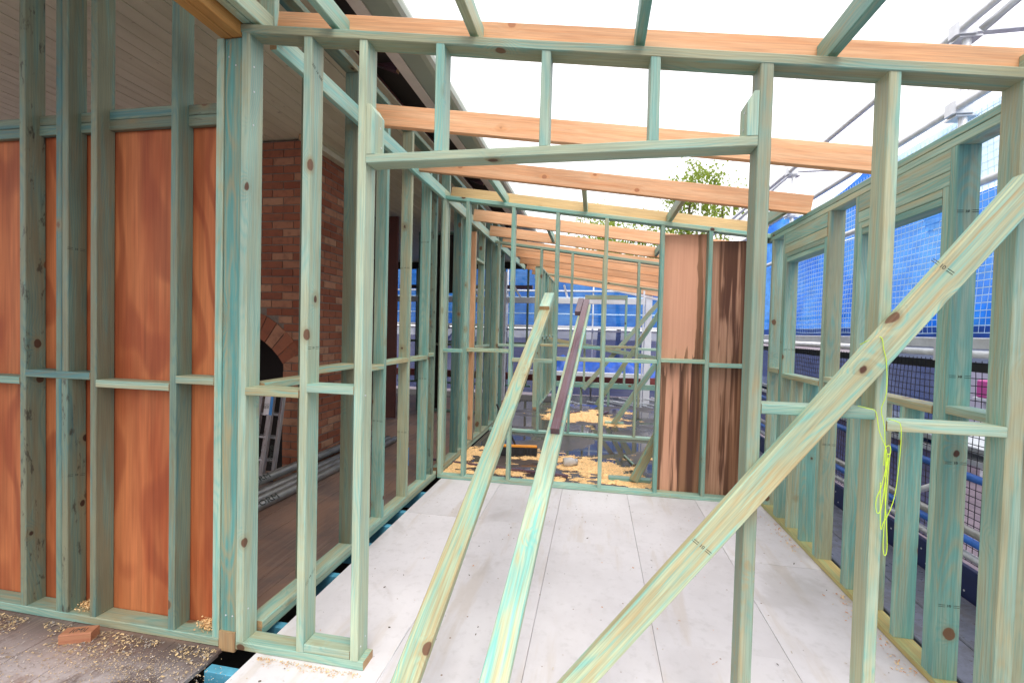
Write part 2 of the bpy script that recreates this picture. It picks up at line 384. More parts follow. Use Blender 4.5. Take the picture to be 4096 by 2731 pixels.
def mesh(name, verts, faces, mats, fm=None, smooth=False):
    me = bpy.data.meshes.new(name); me.from_pydata(verts, [], faces)
    for m in (mats if isinstance(mats, (list, tuple)) else [mats]): me.materials.append(MAT[m])
    if fm: me.polygons.foreach_set('material_index', fm)
    if smooth: me.polygons.foreach_set('use_smooth', [True] * len(me.polygons))
    me.update(); return me
def frame_axes(p0, p1, up):
    p0, p1 = Vector(p0), Vector(p1); Z = (p1 - p0).normalized(); up = Vector(up)
    Y = (up - up.dot(Z) * Z).normalized(); X = Y.cross(Z)
    m = Matrix((X, Y, Z)).transposed().to_4x4(); m.translation = (p0 + p1) / 2
    return m, (p1 - p0).length
def beam(name, p0, p1, wd, ht, mat, parent=None, up=(0, 0, 1), ch=.003, end='endgrain', cut0=0., cut1=0.):
    """bar with eased edges; its own Z runs along the grain. cut: skew of an end along local Y"""
    m, L = frame_axes(p0, p1, up); a, b = wd / 2, ht / 2; c = min(ch, a * .4, b * .4)
    ring = [(-a + c, -b), (a - c, -b), (a, -b + c), (a, b - c), (a - c, b), (-a + c, b), (-a, b - c), (-a, -b + c)]
    v = [(x, y, -L / 2 + cut0 * (y / b if b else 0)) for x, y in ring] + [(x, y, L / 2 + cut1 * (y / b if b else 0)) for x, y in ring]
    f = [(i, (i + 1) % 8, 8 + (i + 1) % 8, 8 + i) for i in range(8)] + [tuple(range(7, -1, -1)), tuple(range(8, 16))]
    me = mesh(name, v, f, [mat, end], [0] * 8 + [1, 1])
    return link(name, me, m, parent)
def box(name, x0, x1, y0, y1, z0, z1, mat, parent=None, axis=None, ch=.003, end='endgrain', jit=0.):
    d = (x1 - x0, y1 - y0, z1 - z0); cx, cy, cz = (x0 + x1) / 2, (y0 + y1) / 2, (z0 + z1) / 2
    axis = axis or 'xyz'[max(range(3), key=lambda i: d[i])]
    j = lambda: random.uniform(-jit, jit)
    if axis == 'x': return beam(name, (x0, cy, cz), (x1, cy, cz), d[1], d[2], mat, parent, (0, 0, 1), ch, end)
    if axis == 'y': return beam(name, (cx, y0, cz), (cx, y1, cz), d[0], d[2], mat, parent, (0, 0, 1), ch, end)
    return beam(name, (cx + j() * .3, cy + j() * .3, z0), (cx + j(), cy + j(), z1), d[0], d[1], mat, parent, (0, 1, 0), ch, end)
def tube(name, pts, r, mat, parent=None, n=10, cap=True):
    pts = [Vector(p) for p in pts]; v = []; f = []
    O = pts[0]
    prevY = None
    for i, p in enumerate(pts):
        t = (pts[min(i + 1, len(pts) - 1)] - pts[max(i - 1, 0)]).normalized()
        u = prevY if prevY is not None else (Vector((0, 0, 1)) if abs(t.z) < .9 else Vector((0, 1, 0)))
        Y = (u - u.dot(t) * t).normalized(); X = Y.cross(t); prevY = Y
        rr = r[i] if isinstance(r, (list, tuple)) else r
        for k in range(n):
            a = 2 * math.pi * k / n; v.append(p - O + X * (rr * math.cos(a)) + Y * (rr * math.sin(a)))
    for i in range(len(pts) - 1):
        for k in range(n):
            f.append((i * n + k, i * n + (k + 1) % n, (i + 1) * n + (k + 1) % n, (i + 1) * n + k))
    if cap: f.append(tuple(range(n - 1, -1, -1))); f.append(tuple(range((len(pts) - 1) * n, len(pts) * n)))
    me = mesh(name, v, f, mat, smooth=n > 6)
    return link(name, me, Matrix.Translation(O), parent)
def prism(name, prof, y0, y1, mat, parent=None, smooth=False):
    """closed (x,z) outline swept along Y"""
    n = len(prof); v = [(x, y0, z) for x, z in prof] + [(x, y1, z) for x, z in prof]
    f = [(i, (i + 1) % n, n + (i + 1) % n, n + i) for i in range(n)] + [tuple(range(n - 1, -1, -1)), tuple(range(n, 2 * n))]
    me = mesh(name, v, f, mat); bm = bmesh.new(); bm.from_mesh(me); bmesh.ops.recalc_face_normals(bm, faces=bm.faces); bm.to_mesh(me); bm.free()
    return link(name, me, None, parent)
def text(name, s, size, M, mat, parent=None, ext=.0006, sx=1.0):
    cu = bpy.data.curves.new(name, 'FONT'); cu.body = s; cu.size = size; cu.extrude = ext
    cu.align_x = 'CENTER'; cu.align_y = 'CENTER'; cu.resolution_u = 2
    ob = bpy.data.objects.new(name, cu); COL.objects.link(ob)
    dg = bpy.context.evaluated_depsgraph_get(); me = bpy.data.meshes.new_from_object(ob.evaluated_get(dg))
    bpy.data.objects.remove(ob); me.materials.clear(); me.materials.append(MAT[mat]); me.name = name
    return link(name, me, M @ Matrix.Diagonal((sx, 1, 1, 1)), parent)
def axes(o, x, y):
    x, y = Vector(x).normalized(), Vector(y); y = (y - y.dot(x) * x).normalized(); z = x.cross(y)
    m = Matrix((x, y, z)).transposed().to_4x4(); m.translation = Vector(o); return m

RK = lambda x: 2.61 - .142 * x          # underside of the skillion rafters = top of the raked plates
PT = .037                               # timber thickness

# ================================================================== SETTING
# ground with the paved yard beyond the scaffold
link('ground', mesh('ground', [(-150, -150, -.75), (150, -150, -.75), (150, 150, -.75), (-150, 150, -.75)], [(0, 1, 2, 3)], 'pavers'))['kind'] = 'structure'
link('soil', mesh('soil', [(-8, -3, -.62), (2.0, -3, -.62), (2.0, 15, -.62), (-8, 15, -.62)], [(0, 1, 2, 3)], 'soil'))['kind'] = 'structure'

# new fibre cement floor: separate sheets with open joints
fl = empty('floor', (0, 2.3, 0), kind='structure')
g = .0009
xs = [-1.488, -.873, -.270, .329, .93, 1.60]
joints = {0: [.2, 1.35, 3.50, 4.465], 1: [.2, 1.70, 3.50, 4.465], 2: [.2, 1.48, 3.28, 4.465], 3: [.2, 2.3, 4.465], 4: [.2, 1.45, 3.25, 4.465]}
for i in range(5):
    js = joints[i]
    for a, b in zip(js, js[1:]):
        zz = random.uniform(-.0015, .0015)
        box('floor_sheet', xs[i] + g, xs[i + 1] - g, a + g, b - g, -.019 + zz, zz, 'fc', fl, 'y', .0015, 'fc')
# blue-treated joists seen in the open joint along the left wall
jo = empty('floor_joists', (0, 2.3, -.1), 'blue-green treated floor joists in the gap beside the pale floor', 'joists')
for y in (.55, 1.12, 1.725, 2.05, 2.54, 2.95, 3.27, 3.55, 4.0):
    box('joist', -2.2 if y > 1.9 else -1.645, 1.6, y - .022, y + .023, -.165, -.021, 'joist', jo, 'x')
# old boarded floor of the house
of = empty('boarded_floor', (-3, 3, 0), kind='structure')
bx = -1.664; k = 0
while bx > -6.0:
    y0 = 1.36 + .12 * random.random() if k == 0 else (1.28 if k == 1 else .4)
    zz = random.uniform(-.0025, .0015)
    box('floorboard', bx - .1195, bx - .0005 if k else bx, max(y0, .3), 9.6, -.022 + zz, zz - .001, 'oldfloor', of, 'y', .0015, 'oldfloor')
    bx -= .12; k += 1
box('floorboard', -1.69, -1.655, 1.5, 1.79, -.022, -.003, 'oldfloor', of, 'y', .001)
# wet plywood floor of the rooms beyond
wf = empty('wet_floor', (0, 7, 0), kind='structure')
for i, (a, b) in enumerate(((-1.52, -.63), (-.63, .27), (.27, 1.60))):
    for c, d in ((4.47, 6.0 + .3 * (i % 2)), (6.0 + .3 * (i % 2), 8.0), (8.0, 9.62)):
        box('floor_sheet', a + g, b - g, c + g, d - g, -.019, 0, 'wetfloor', wf, 'y', .0015, 'wetfloor')

# ceiling of the old house
ce = empty('ceiling', (-3.5, 5, 3.36), kind='structure')
x = -1.66
while x > -6.0:
    zz = random.uniform(-.002, .002)
    box('ceiling_board', x - .120, x - .003, -.5, 12.3, 3.362 + zz, 3.374 + zz, 'ceiling', ce, 'y', .004, 'ceiling')
    x -= .123

# ================================================================== OLD HOUSE
ho = empty('house', (-3.8, 6, 0), 'existing house with gutter, pale fascia and open eaves above the lined ceiling', 'house')
prism('roof', [(-1.33, 3.57), (-6.8, 5.1), (-6.8, 5.14), (-1.32, 3.61)], -.8, 12.9, 'roofing', ho)  # roof out of view, closed over to keep the rooms below dark
prism('eave_shade_sheet', [(-1.49, 3.50), (-6.2, 3.52), (-6.2, 3.55), (-1.49, 3.58)], -.7, 12.6, 'dark', ho)  # near-black sheet painted in for the shade of the open eave
box('fascia_board', -1.492, -1.405, -.3, 12.4, 3.40, 3.53, 'fascia', ho, 'y', .004, 'fascia')
gp = [(-1.402, 3.545), (-1.402, 3.402), (-1.385, 3.398), (-1.26, 3.398), (-1.225, 3.405), (-1.205, 3.425), (-1.198, 3.455), (-1.205, 3.485),
      (-1.215, 3.487), (-1.209, 3.457), (-1.216, 3.431), (-1.23, 3.416), (-1.26, 3.409), (-1.39, 3.411), (-1.393, 3.545)]
prism('gutter', gp, -.3, 12.4, 'gutter', ho)
for y in (1.3, 4.9, 8.7):
    prism('gutter_joint', [(p[0] + (.002 if p[0] > -1.3 else -.002), p[1] - .003) for p in gp[:9]] + [(-1.22, 3.49), (-1.22, 3.42), (-1.39, 3.414)], y, y + .03, 'gutter', ho)
for i in range(14):
    y = .6 + i * .9
    beam('eave_rafter', (-1.40 - .12, y, 3.47), (-1.75, y, 3.56), .045, .09, 'dark_red' if i % 3 else 'hardwood', ho)
box('wall_plate', -1.80, -1.70, 0, 12.3, 3.385, 3.44, 'dark_red', ho, 'y')
box('wall', -6.15, -6.05, 7.0, 12.6, -.3, 3.5, 'wallboard', ho, 'y')
for y in (.2, 2.4, 4.6): box('added_post', -6.16, -6.06, y, y + .1, -.7, 3.5, 'fascia', ho, 'z')  # unseen side wall left open to let light in; posts are added
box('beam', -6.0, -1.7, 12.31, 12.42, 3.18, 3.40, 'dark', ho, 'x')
box('partition_wall', -6.04, -3.62, 6.9, 7.0, 0, 3.36, 'dark_red', ho, 'x')
box('door_panel', -3.60, -3.20, 7.0, 7.05, .02, 3.3, 'dark_red', ho, 'z')
box('dark_panel', -3.04, -2.76, 8.0, 8.02, .04, 3.2, 'dark', ho, 'z'); box('dark_panel', -2.70, -2.46, 8.0, 8.02, 2.15, 3.2, 'dark', ho, 'z'); box('dark_panel', -3.18, -3.085, 8.0, 8.02, .04, 3.2, 'dark', ho, 'z')  # near-black panels added to stand for the shade deep indoors

# ================================================================== BRICK CHIMNEY
cx1, cy0, cy1 = -2.90, 4.15, 5.03
chm = empty('chimney', (-3.6, 4.6, 0), 'red brick chimney breast with arched fireplace behind the green studs', 'chimney')
co, bh, bl = .0795, .0695, .228
acx, acz, aR, aT = -3.75, .69, .76, .235      # arch centre, intrados radius, voussoir length
def brick_obj(x0, x1, y0, y1, z0, z1):
    global bricks
    nm = 'brick'
    o = box(nm, x0, x1, y0, y1, z0, z1, 'brick', chm, 'x' if (x1 - x0) >= (y1 - y0) else 'y', .004, 'brick')
    o.matrix_basis = o.matrix_basis @ Matrix.Translation((random.uniform(-.0015, .0015), random.uniform(-.0015, .0015), 0))
    return o
def open_at(x, z):   # fireplace opening and its arch
    if x > -3.11: return False
    rr = math.hypot(x - acx, z - acz)
    return rr < aR + aT + .01 if z > 1.02 else x < -3.11
nb = 0
for c in range(42):
    z0 = .006 + c * co; z1 = z0 + bh
    # front face: full bricks from the corner leftwards, half-bond
    x = cx1
    first = bl if c % 2 == 0 else .110
    segs = []
    L = first
    while x > -3.62:
        segs.append((x - L, x)); x -= L + .010; L = bl
    for a, b in segs:
        if b <= -3.62: continue
        if z1 < 1.03:
            if a < -3.11: a = -3.11
            if b - a < .04: continue
        else:
            # trim against the arch
            while b - a > .04 and (open_at(a, z0) or open_at(a, z1)): a += .02
            if b - a < .05: continue
        ydep = .110 if a < b - .2 or c % 2 else .110
        if abs(b - cx1) < 1e-6:
            brick_obj(a, b, cy0, cy0 + (.110 if c % 2 == 0 else .228), z0, z1)
        else: brick_obj(a, b, cy0, cy0 + .1, z0, z1)
        nb += 1
    # return face
    y = cy0 + (.110 if c % 2 == 0 else .228) + .010
    while y < cy1 - .03:
        e = min(y + bl, cy1); brick_obj(cx1 - .1, cx1, y, e, z0, z1); nb += 1; y = e + .010
# arch bricks
a0 = math.acos((-3.11 - acx) / aR); na = 15
for i in range(na):
    th0 = a0 + (math.pi - 2 * a0) * i / na + .006; th1 = a0 + (math.pi - 2 * a0) * (i + 1) / na - .006
    pr = [(acx + rr * math.cos(t), acz + rr * math.sin(t)) for rr, t in ((aR, th0), (aR + aT, th0), (aR + aT, th1), (aR, th1))]
    o = prism('brick', pr, cy0 - .002, cy0 + .108, 'brick', chm)
core = [(-4.55, 0), (-4.39, 0), (-4.39, 1.0)]
core += [(acx + aR * math.cos(t), acz + aR * math.sin(t)) for t in [math.pi - a0 - (math.pi - 2 * a0) * i / 12 for i in range(13)]]
core += [(-3.113, 1.0), (-3.113, 0), (cx1 - .006, 0), (cx1 - .006, 3.345), (-4.55, 3.345)]
prism('mortar', core, cy0 + .006, cy1 - .004, 'mortar', chm)
box('firebox', -4.4, -3.1, 4.75, 4.8, 0, 1.6, 'soot', chm, 'x')
box('hearth', -4.4, -3.116, 4.16, 4.75, -.02, .004, 'soot', chm, 'x')
box('firebox_side', -3.135, -3.1155, 4.262, 4.75, .004, 1.05, 'soot', chm, 'z')
box('plaster_edge', cx1 - .06, cx1 + .006, cy1, cy1 + .05, .0, 2.1, 'plaster', chm, 'z')
box('timber_edge', cx1 - .06, cx1 + .004, cy1 + .001, cy1 + .05, 2.102, 3.35, 'lvl_beam', chm, 'z')
box('cornice', cx1 + .004, cx1 + .09, 4.05, 5.1, 3.30, 3.358, 'ceiling', chm, 'y')

# ================================================================== WALL FRAMES
def stud(p, x0, x1, y0, y1, z0, z1, mat='pine', name='stud', jit=.002): return box(name, x0, x1, y0, y1, z0, z1, mat, p, 'z', jit=jit)
def nog(p, x0, x1, y0, y1, z0, z1, mat='pine', name='noggin', axis='x'): return box(name, x0, x1, y0, y1, z0, z1, mat, p, axis)
def rake(p, x0, x1, y0, y1, mat='pine', name='top_plate', t=PT):
    yc = (y0 + y1) / 2
    return beam(name, (x0, yc, RK(x0) - t / 2), (x1, yc, RK(x1) - t / 2), y1 - y0, t, mat, p)
def nails(p, pts, r=.004):
    for q, d in pts:
        q = Vector(q); d = Vector(d); tube('nail', [q - d * .006, q + d * .0015], r, 'galv', p, 6)

# --- front frame, with the wide opening
Y0, Y1 = 1.82, 1.91
ff = empty('wall_frame', (0, 1.865, 0), 'front pale green timber wall frame with wide door opening and sloping top plate', 'wall frame')
box('bottom_plate', -1.592, -.957, Y0, Y1, 0, .038, 'pine', ff, 'x')
box('bottom_plate', .50, 1.72, Y0, Y1, 0.001, .038, 'pine', ff, 'x')
box('block', -1.244, -1.023, Y0 + .001, Y1 - .001, .0385, .076, 'pine_mint', ff, 'x')
top = lambda x: RK(x) - PT + .003
stud(ff, -1.592, -1.553, Y0 - .001, Y1, .0385, top(-1.57), 'pine_mint')
stud(ff, -1.285, -1.246, Y0, Y1, .0385, top(-1.26), 'pine_mint')
stud(ff, -1.021, -.983, Y0, Y1, .0385, top(-1.0), 'pine_mint')
stud(ff, .562, .608, Y0, Y1, .0385, top(.585), 'pine_jamb')
stud(ff, .980, 1.018, Y0, Y1, .0385, top(1.0), 'pine')
stud(ff, 1.378, 1.43, Y0, Y1, .0385, top(1.4), 'pine')
nog(ff, -1.5525, -1.2855, Y0 - .004, Y1 - .004, 1.178, 1.214, 'pine_brace')
nog(ff, -1.2455, -1.0215, Y0 - .003, Y1 - .003, 1.205, 1.241, 'pine_mint')
nog(ff, .6085, .9795, Y0 - .002, Y1 - .002, 1.216, 1.253, 'pine')
nog(ff, 1.0185, 1.3775, Y0 - .003, Y1 - .003, 1.178, 1.214, 'pine')
nog(ff, 1.4305, 1.70, Y0 - .003, Y1 - .003, 1.2, 1.236, 'pine')
box('lintel', -.982, .5615, Y0 - .002, Y1 - .002, 2.196, 2.233, 'pine_mint', ff, 'x')
for x0 in (-.680, -.243, .177): stud(ff, x0, x0 + .037, Y0, Y1, 2.2335, top(x0 + .018), 'pine_mint', 'cripple_stud')
for s, xa in ((1, -.9825), (-1, .5615)):   # packing blocks with a sawn-off corner
    xb = xa + s * .038; z0, z1 = 2.2335, (2.445 if s > 0 else 2.395)
    pr = [(min(xa, xb), z0), (max(xa, xb), z0), (max(xa, xb), z1 - (.035 if s > 0 else 0)), (max(xa, xb) - (.022 if s > 0 else .012), z1), (min(xa, xb) + (.022 if s < 0 else .012), z1), (min(xa, xb), z1 - (.035 if s < 0 else 0))]
    o = prism('packing_block', [(a - (xa + xb) / 2, b - 2.33) for a, b in pr], -.045, .045, 'pine_mint', None)
    o.parent = ff; o.matrix_basis = Matrix.Translation(Vector(((xa + xb) / 2, 1.863, 2.33)) - ff.location)
rake(ff, -1.598, 1.70, Y0 - .003, Y1 - .003, 'pine')
# grade stamps and pencil marks
def stamp(p, o, x, y, s='10', size=.016):
    m = axes(o, x, y)
    t = text('stamp', s, size, m, 'ink', p)
    for dx in (-.028, .028):
        for dy in (.004, -.004):
            box_m = mesh('stamp', [(-.012, -.001, 0), (.012, -.001, 0), (.012, .001, .0006), (-.012, .001, .0006)], [(0, 1, 2, 3)], 'ink')
            link('stamp', box_m, m @ Matrix.Translation((dx, dy, .0008)), p)
stamp(ff, (-1.2455, 1.862, 1.40), (0, 1, 0), (0, 0, 1))
stamp(ff, (-1.2455, 1.862, .36), (0, .8, .5), (0, -.5, .8))
stamp(ff, (-1.2455, 1.862, 2.62), (0, .8, -.4), (0, .4, .8))
nails(ff, [((-1.553, 1.85, 2.66), (1, 0, 0)), ((-1.553, 1.852, 2.55), (1, 0, 0)), ((-1.553, 1.85, 2.4), (1, 0, 0)), ((-1.553, 1.85, .18), (1, 0, 0)),
           ((-.983, 1.845, .09), (1, 0, 0)), ((-.983, 1.885, .11), (1, 0, 0)), ((-.983, 1.85, 1.2), (1, 0, 0)), ((-.944, 1.87, 2.36), (1, 0, 0)), ((-.944, 1.88, 2.28), (1, 0, 0)),
           ((.5225, 1.85, 2.33), (-1, 0, 0)), ((.5225, 1.86, 2.27), (-1, 0, 0))])

# --- left frame lined with orange plywood
lf = empty('wall_frame', (-2.6, 1.865, 0), 'left weathered green wall frame closed at the back by orange plywood', 'wall frame')
box('bottom_plate', -3.9, -1.683, Y0, Y1, 0, .040, 'pine', lf, 'x')
Y0l = Y0 + .002
zt = 3.355
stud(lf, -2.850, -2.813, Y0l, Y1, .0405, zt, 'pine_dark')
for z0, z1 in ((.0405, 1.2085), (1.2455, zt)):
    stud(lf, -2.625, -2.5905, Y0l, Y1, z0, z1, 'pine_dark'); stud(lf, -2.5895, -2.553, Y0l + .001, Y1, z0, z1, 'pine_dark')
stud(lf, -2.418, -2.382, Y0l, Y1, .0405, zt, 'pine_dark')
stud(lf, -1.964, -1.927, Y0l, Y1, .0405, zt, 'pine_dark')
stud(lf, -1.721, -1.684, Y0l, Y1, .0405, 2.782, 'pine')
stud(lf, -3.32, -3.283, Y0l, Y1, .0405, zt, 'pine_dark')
nog(lf, -3.282, -2.8505, Y0, Y1 - .002, 1.170, 1.206); nog(lf, -2.8125, -2.4185, Y0, Y1 - .002, 1.209, 1.245, 'pine_dark')
nog(lf, -2.3815, -1.9645, Y0, Y1 - .002, 1.176, 1.212); nog(lf, -1.9265, -1.7215, Y0, Y1 - .002, 1.214, 1.250)
for a, b, z in ((-3.282, -2.8505, 2.425), (-2.8125, -2.6255, 2.43), (-2.5525, -2.4185, 2.43), (-2.3815, -1.9645, 2.435), (-1.9265, -1.7215, 2.43)):
    nog(lf, a, b, Y1 - .030, Y1 - .001, z, z + .049, 'pine_dark', 'head_block'); nog(lf, a, b, Y1 - .029, Y1 - .001, z + .0505, z + .1, 'pine_dark', 'head_block')
for a, b in ((-3.8, -2.662), (-2.659, -1.69)):
    box('plywood_sheet', a, b, Y1 + .002, Y1 + .010, .03, 2.50, 'ply_orange', lf, 'z', .001, 'ply_orange')
stamp(lf, (-2.553, 1.862, .72), (0, 1, -.2), (0, .2, 1)); stamp(lf, (-2.5525, 1.86, 1.85), (0, 1, 0), (0, 0, 1))
# packed-out corner post between the two frames
po = empty('corner_post', (-1.637, 1.85, 0), 'knotty flat corner post between left and front frames on a brown packer', 'post')
stud(po, -1.681, -1.5945, 1.8265, 1.8625, .078, 2.780, 'pine_grey', 'post', 0)
box('packer', -1.680, -1.5955, 1.816, 1.905, -.012, .0775, 'endgrain', po, 'z')
nails(po, [((-1.66, 1.8265, 2.70), (0, -1, 0)), ((-1.625, 1.8265, 2.66), (0, -1, 0)), ((-1.65, 1.8265, .15), (0, -1, 0)), ((-1.615, 1.8265, .15), (0, -1, 0))])

# --- left side wall of the new room (runs away from the camera)
XA, XB = -1.63, -1.54
sw = empty('wall_frame', (-1.585, 3.1, 0), 'long green side wall frame running back along the brown floor', 'wall frame')
for z in (0, .037): box('bottom_plate', XA, XB + (.002 if z else 0), 1.925, 4.36, z + .001, z + .0365, 'pine', sw, 'y')
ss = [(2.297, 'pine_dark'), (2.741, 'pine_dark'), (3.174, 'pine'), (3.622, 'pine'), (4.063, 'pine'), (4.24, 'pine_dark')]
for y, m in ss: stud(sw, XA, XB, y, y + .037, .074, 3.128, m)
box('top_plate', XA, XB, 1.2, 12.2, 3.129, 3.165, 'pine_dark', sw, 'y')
for a, b, z in ((1.925, 2.2965, 1.185), (2.3345, 2.7405, 1.226), (2.7785, 3.1735, 1.190), (3.2115, 3.6215, 1.213), (3.6595, 4.0625, 1.212), (4.1005, 4.2395, 1.23)):
    nog(sw, XA, XB, a, b, z, z + .036, 'pine_brace', axis='y')
for y, z in ((3.174, .8), (3.622, .62), (4.063, 1.03), (3.622, 2.0), (4.063, 2.3)):
    stamp(sw, (-1.585, y - .0005, z), (1, 0, 0), (0, 0, 1))
# ledger nailed along the studs, rafters butt against it
ld = empty('ledger', (-1.52, 4, 2.83), 'pale knotty green ledger nailed along the left studs under the rafters', 'ledger')
for a, b in ((1.93, 2.74), (2.742, 4.36), (4.362, 6.6), (6.602, 9.6)): box('board', XB + .003, XB + .039, a, b, 2.782, 2.885, 'pine_mint', ld, 'y')
l2 = empty('corner_plate', (-1.54, 1.2, 2.88), 'pair of pale green plates running overhead from the front corner', 'plate')
box('board', -1.590, -1.553, .2, 1.905, 2.838, 2.930, 'pine', l2, 'y'); box('board', -1.551, -1.513, .25, 1.92, 2.842, 2.928, 'pine_mint', l2, 'y')
ob = empty('overhead_beam', (-1.66, 1, 2.85), 'amber laminated beam overhead, ending on the corner post', 'beam')
box('ply_layer', -1.70, -1.648, .0, 1.866, 2.784, 2.93, 'lvl_beam', ob, 'y'); box('ply_layer', -1.6465, -1.594, .0, 1.862, 2.786, 2.926, 'lvl_beam', ob, 'y')
box('corner_stud', -1.628, -1.545, 1.968, 2.004, 2.9, 3.128, 'pine', sw, 'z')

# --- far frame
F0, F1 = 4.37, 4.46
fr = empty('wall_frame', (0, 4.41, 0), 'middle green wall frame with tall open bays and plywood on its right end', 'wall frame')
box('bottom_plate', -1.53, 1.482, F0, F1, .001, .038, 'pine', fr, 'x')
rake(fr, -1.53, 1.50, F0 - .002, F1, 'pine')
fs = [-1.53, -1.287, -.829, -.399, .055, .560, .976, 1.42]
for i, x0 in enumerate(fs): stud(fr, x0, x0 + .036, F0, F1, .0385, top(x0 + .02), 'pine' if i else 'pine_mint')
for i, z in enumerate((1.255, 1.268, 1.185, 1.21, 1.215, 1.228, 1.20)):
    nog(fr, fs[i] + .0365, fs[i + 1] - .0005, F0 - .001, F1, z + .012, z + .048, 'pine_brace' if i % 2 else 'pine')
for a, b in ((.585, .992), (.995, 1.48)):
    box('plywood_sheet', a, b, F1 + .002, F1 + .010, .02, RK(.5 * (a + b)) - .075, 'ply_wet' if a < .9 else 'ply_wet2', fr, 'z', .001, 'ply_wet')

# --- right wall with the two window openings
XI, XO = 1.485, 1.575
rw = empty('wall_frame', (1.53, 3.1, 0), 'right green wall frame with two window openings beside the blue netting', 'wall frame')
box('bottom_plate', XI, XO, 1.92, 4.365, .001, .036, 'pine_gold', rw, 'y')
box('top_plate', XI, XO, 1.6, 4.46, 2.331, 2.367, 'pine', rw, 'y'); box('top_plate', XI - .001, XO, 1.6, 4.46, 2.3685, 2.405, 'pine', rw, 'y')
ZT = 2.330
for y0, y1, z1 in ((1.925, 1.965, ZT), (2.258, 2.2975, ZT), (2.2985, 2.338, 2.17), (2.962, 2.998, 2.17), (2.999, 3.034, ZT), (3.327, 3.3625, ZT), (3.3635, 3.398, 2.17),
                   (4.012, 4.046, 2.17), (4.047, 4.085, ZT), (4.30, 4.336, ZT)):
    stud(rw, XI, XO, y0, y1, .037, z1, 'pine')
for a, b, sa, sb in ((2.2985, 2.998, 2.3385, 2.9615), (3.3635, 4.046, 3.3985, 4.0115)):
    box('header', XI, XO, a, b, 2.236, 2.3295, 'pine', rw, 'y')
    box('header_packer', XI, XO, a, b, 2.1705, 2.2345, 'pine', rw, 'y')
    box('lintel', XI + .001, XO, sa, sb, 2.1345, 2.1695, 'pine', rw, 'y')
    box('lintel', XI + .003, XO, sa + .004, sb - .004, 2.098, 2.133, 'pine', rw, 'y')
    box('sill', XI - .004, XO, sa, sb, 1.176, 1.211, 'pine_brace', rw, 'y')
    for t in (.36, .70):
        yc = a + (b - a) * t; stud(rw, XI + .002, XO, yc - .018, yc + .018, .037, 1.1755, 'pine', 'cripple_stud')
for a, b, z in ((1.9655, 2.2575, 1.19), (3.0345, 3.3265, 1.212), (4.0855, 4.2995, 1.2)): nog(rw, XI - .003, XO - .003, a, b, z, z + .036, 'pine', axis='y')
for y, z in ((2.258, 2.05), (2.258, 1.35), (2.258, .98), (2.258, .36), (3.327, .8), (4.012, 1.4)): stamp(rw, (1.53, y - .0005, z), (1, 0, 0), (0, 0, 1))

# --- second partition across the wet floor
G0, G1 = 6.64, 6.73
p2 = empty('wall_frame', (0, 6.7, 0), 'second green partition frame standing on the wet floor beyond the broom', 'wall frame')
box('bottom_plate', -1.53, 1.45, G0, G1, .001, .038, 'pine_mint', p2, 'x'); rake(p2, -1.5, 1.5, G0, G1, 'pine')
gs = [-1.46, -.825, -.373, .07, .555, .93, 1.4]
for x0 in gs: stud(p2, x0, x0 + .035, G0, G1, .0385, top(x0 + .02), 'pine')
for i in range(6): nog(p2, gs[i] + .0355, gs[i + 1] - .0005, G0, G1, 1.262 + .02 * (i % 2), 1.298 + .02 * (i % 2), 'pine_brace' if i % 2 else 'pine_mint')

# --- continuing side wall beyond, with one orange-backed bay
s2 = empty('wall_frame', (-1.585, 6, 0), 'side wall frame continuing past the middle frame with an orange edge strip', 'wall frame')
for z in (0, .037): box('bottom_plate', XA, XB, 4.47, 8.6, z + .001, z + .0365, 'pine', s2, 'y')
for i, y in enumerate((4.62, 5.06, 5.30, 5.74, 6.18, 6.60, 7.05, 7.55)): stud(s2, XA, XB, y, y + .036, .074, 3.128, 'pine_dark' if i % 2 else 'pine')
box('edge_strip', XA - .012, XB + .002, 5.70, 5.722, .08, 2.75, 'lvl', s2, 'z')
for a, b, z in ((5.337, 5.699, 1.23), (5.777, 6.179, 1.25), (6.217, 6.599, 1.25), (5.777, 6.179, 2.40)): nog(s2, XA, XB, a, b, z, z + .036, 'pine', axis='y')

# --- row of studs seen nearly end-on further back
p3 = empty('wall_frame', (-1.11, 10, 0), 'close row of green studs seen nearly end on at the back of the rooms', 'wall frame')
box('bottom_plate', -1.155, -1.065, 8.72, 12.2, .0, .037, 'pine', p3, 'y'); box('top_plate', -1.155, -1.065, 8.72, 12.2, 2.735, 2.771, 'pine', p3, 'y')
stud(p3, -1.17, -1.065, 8.74, 8.776, .038, 2.734)
for i in range(9): y = 9.14 + i * .37; stud(p3, -1.155, -1.065, y, y + .036, .038, 2.734)
for i in range(9): nog(p3, -1.155, -1.065, 8.777 + i * .37, 9.139 + i * .37, 1.33 + .05 * (i % 2), 1.366 + .05 * (i % 2), 'pine_mint', axis='y')
# --- rear frame with doorway
p4 = empty('wall_frame', (.3, 10, 0), 'rear green frame with a square doorway in front of the white carport', 'wall frame')
H0, H1 = 9.98, 10.07
rake(p4, -1.2, 1.5, H0, H1)
for x0 in (-.247, .60): stud(p4, x0, x0 + .045, H0, H1, .42, 2.21)
box('lintel', -.247, .645, H0, H1, 2.2105, 2.30, 'pine', p4, 'x')
for x0 in (-.9, -.55, .88, 1.3): stud(p4, x0, x0 + .037, H0, H1, .42, top(x0 + .02))
box('bottom_plate', -.9, 1.4, H0, H1, .31, .419, 'pine', p4, 'x')
for x0 in (-.3, .28, .9): stud(p4, x0, x0 + .05, H0 + .02, H1 - .02, -.62, .309)
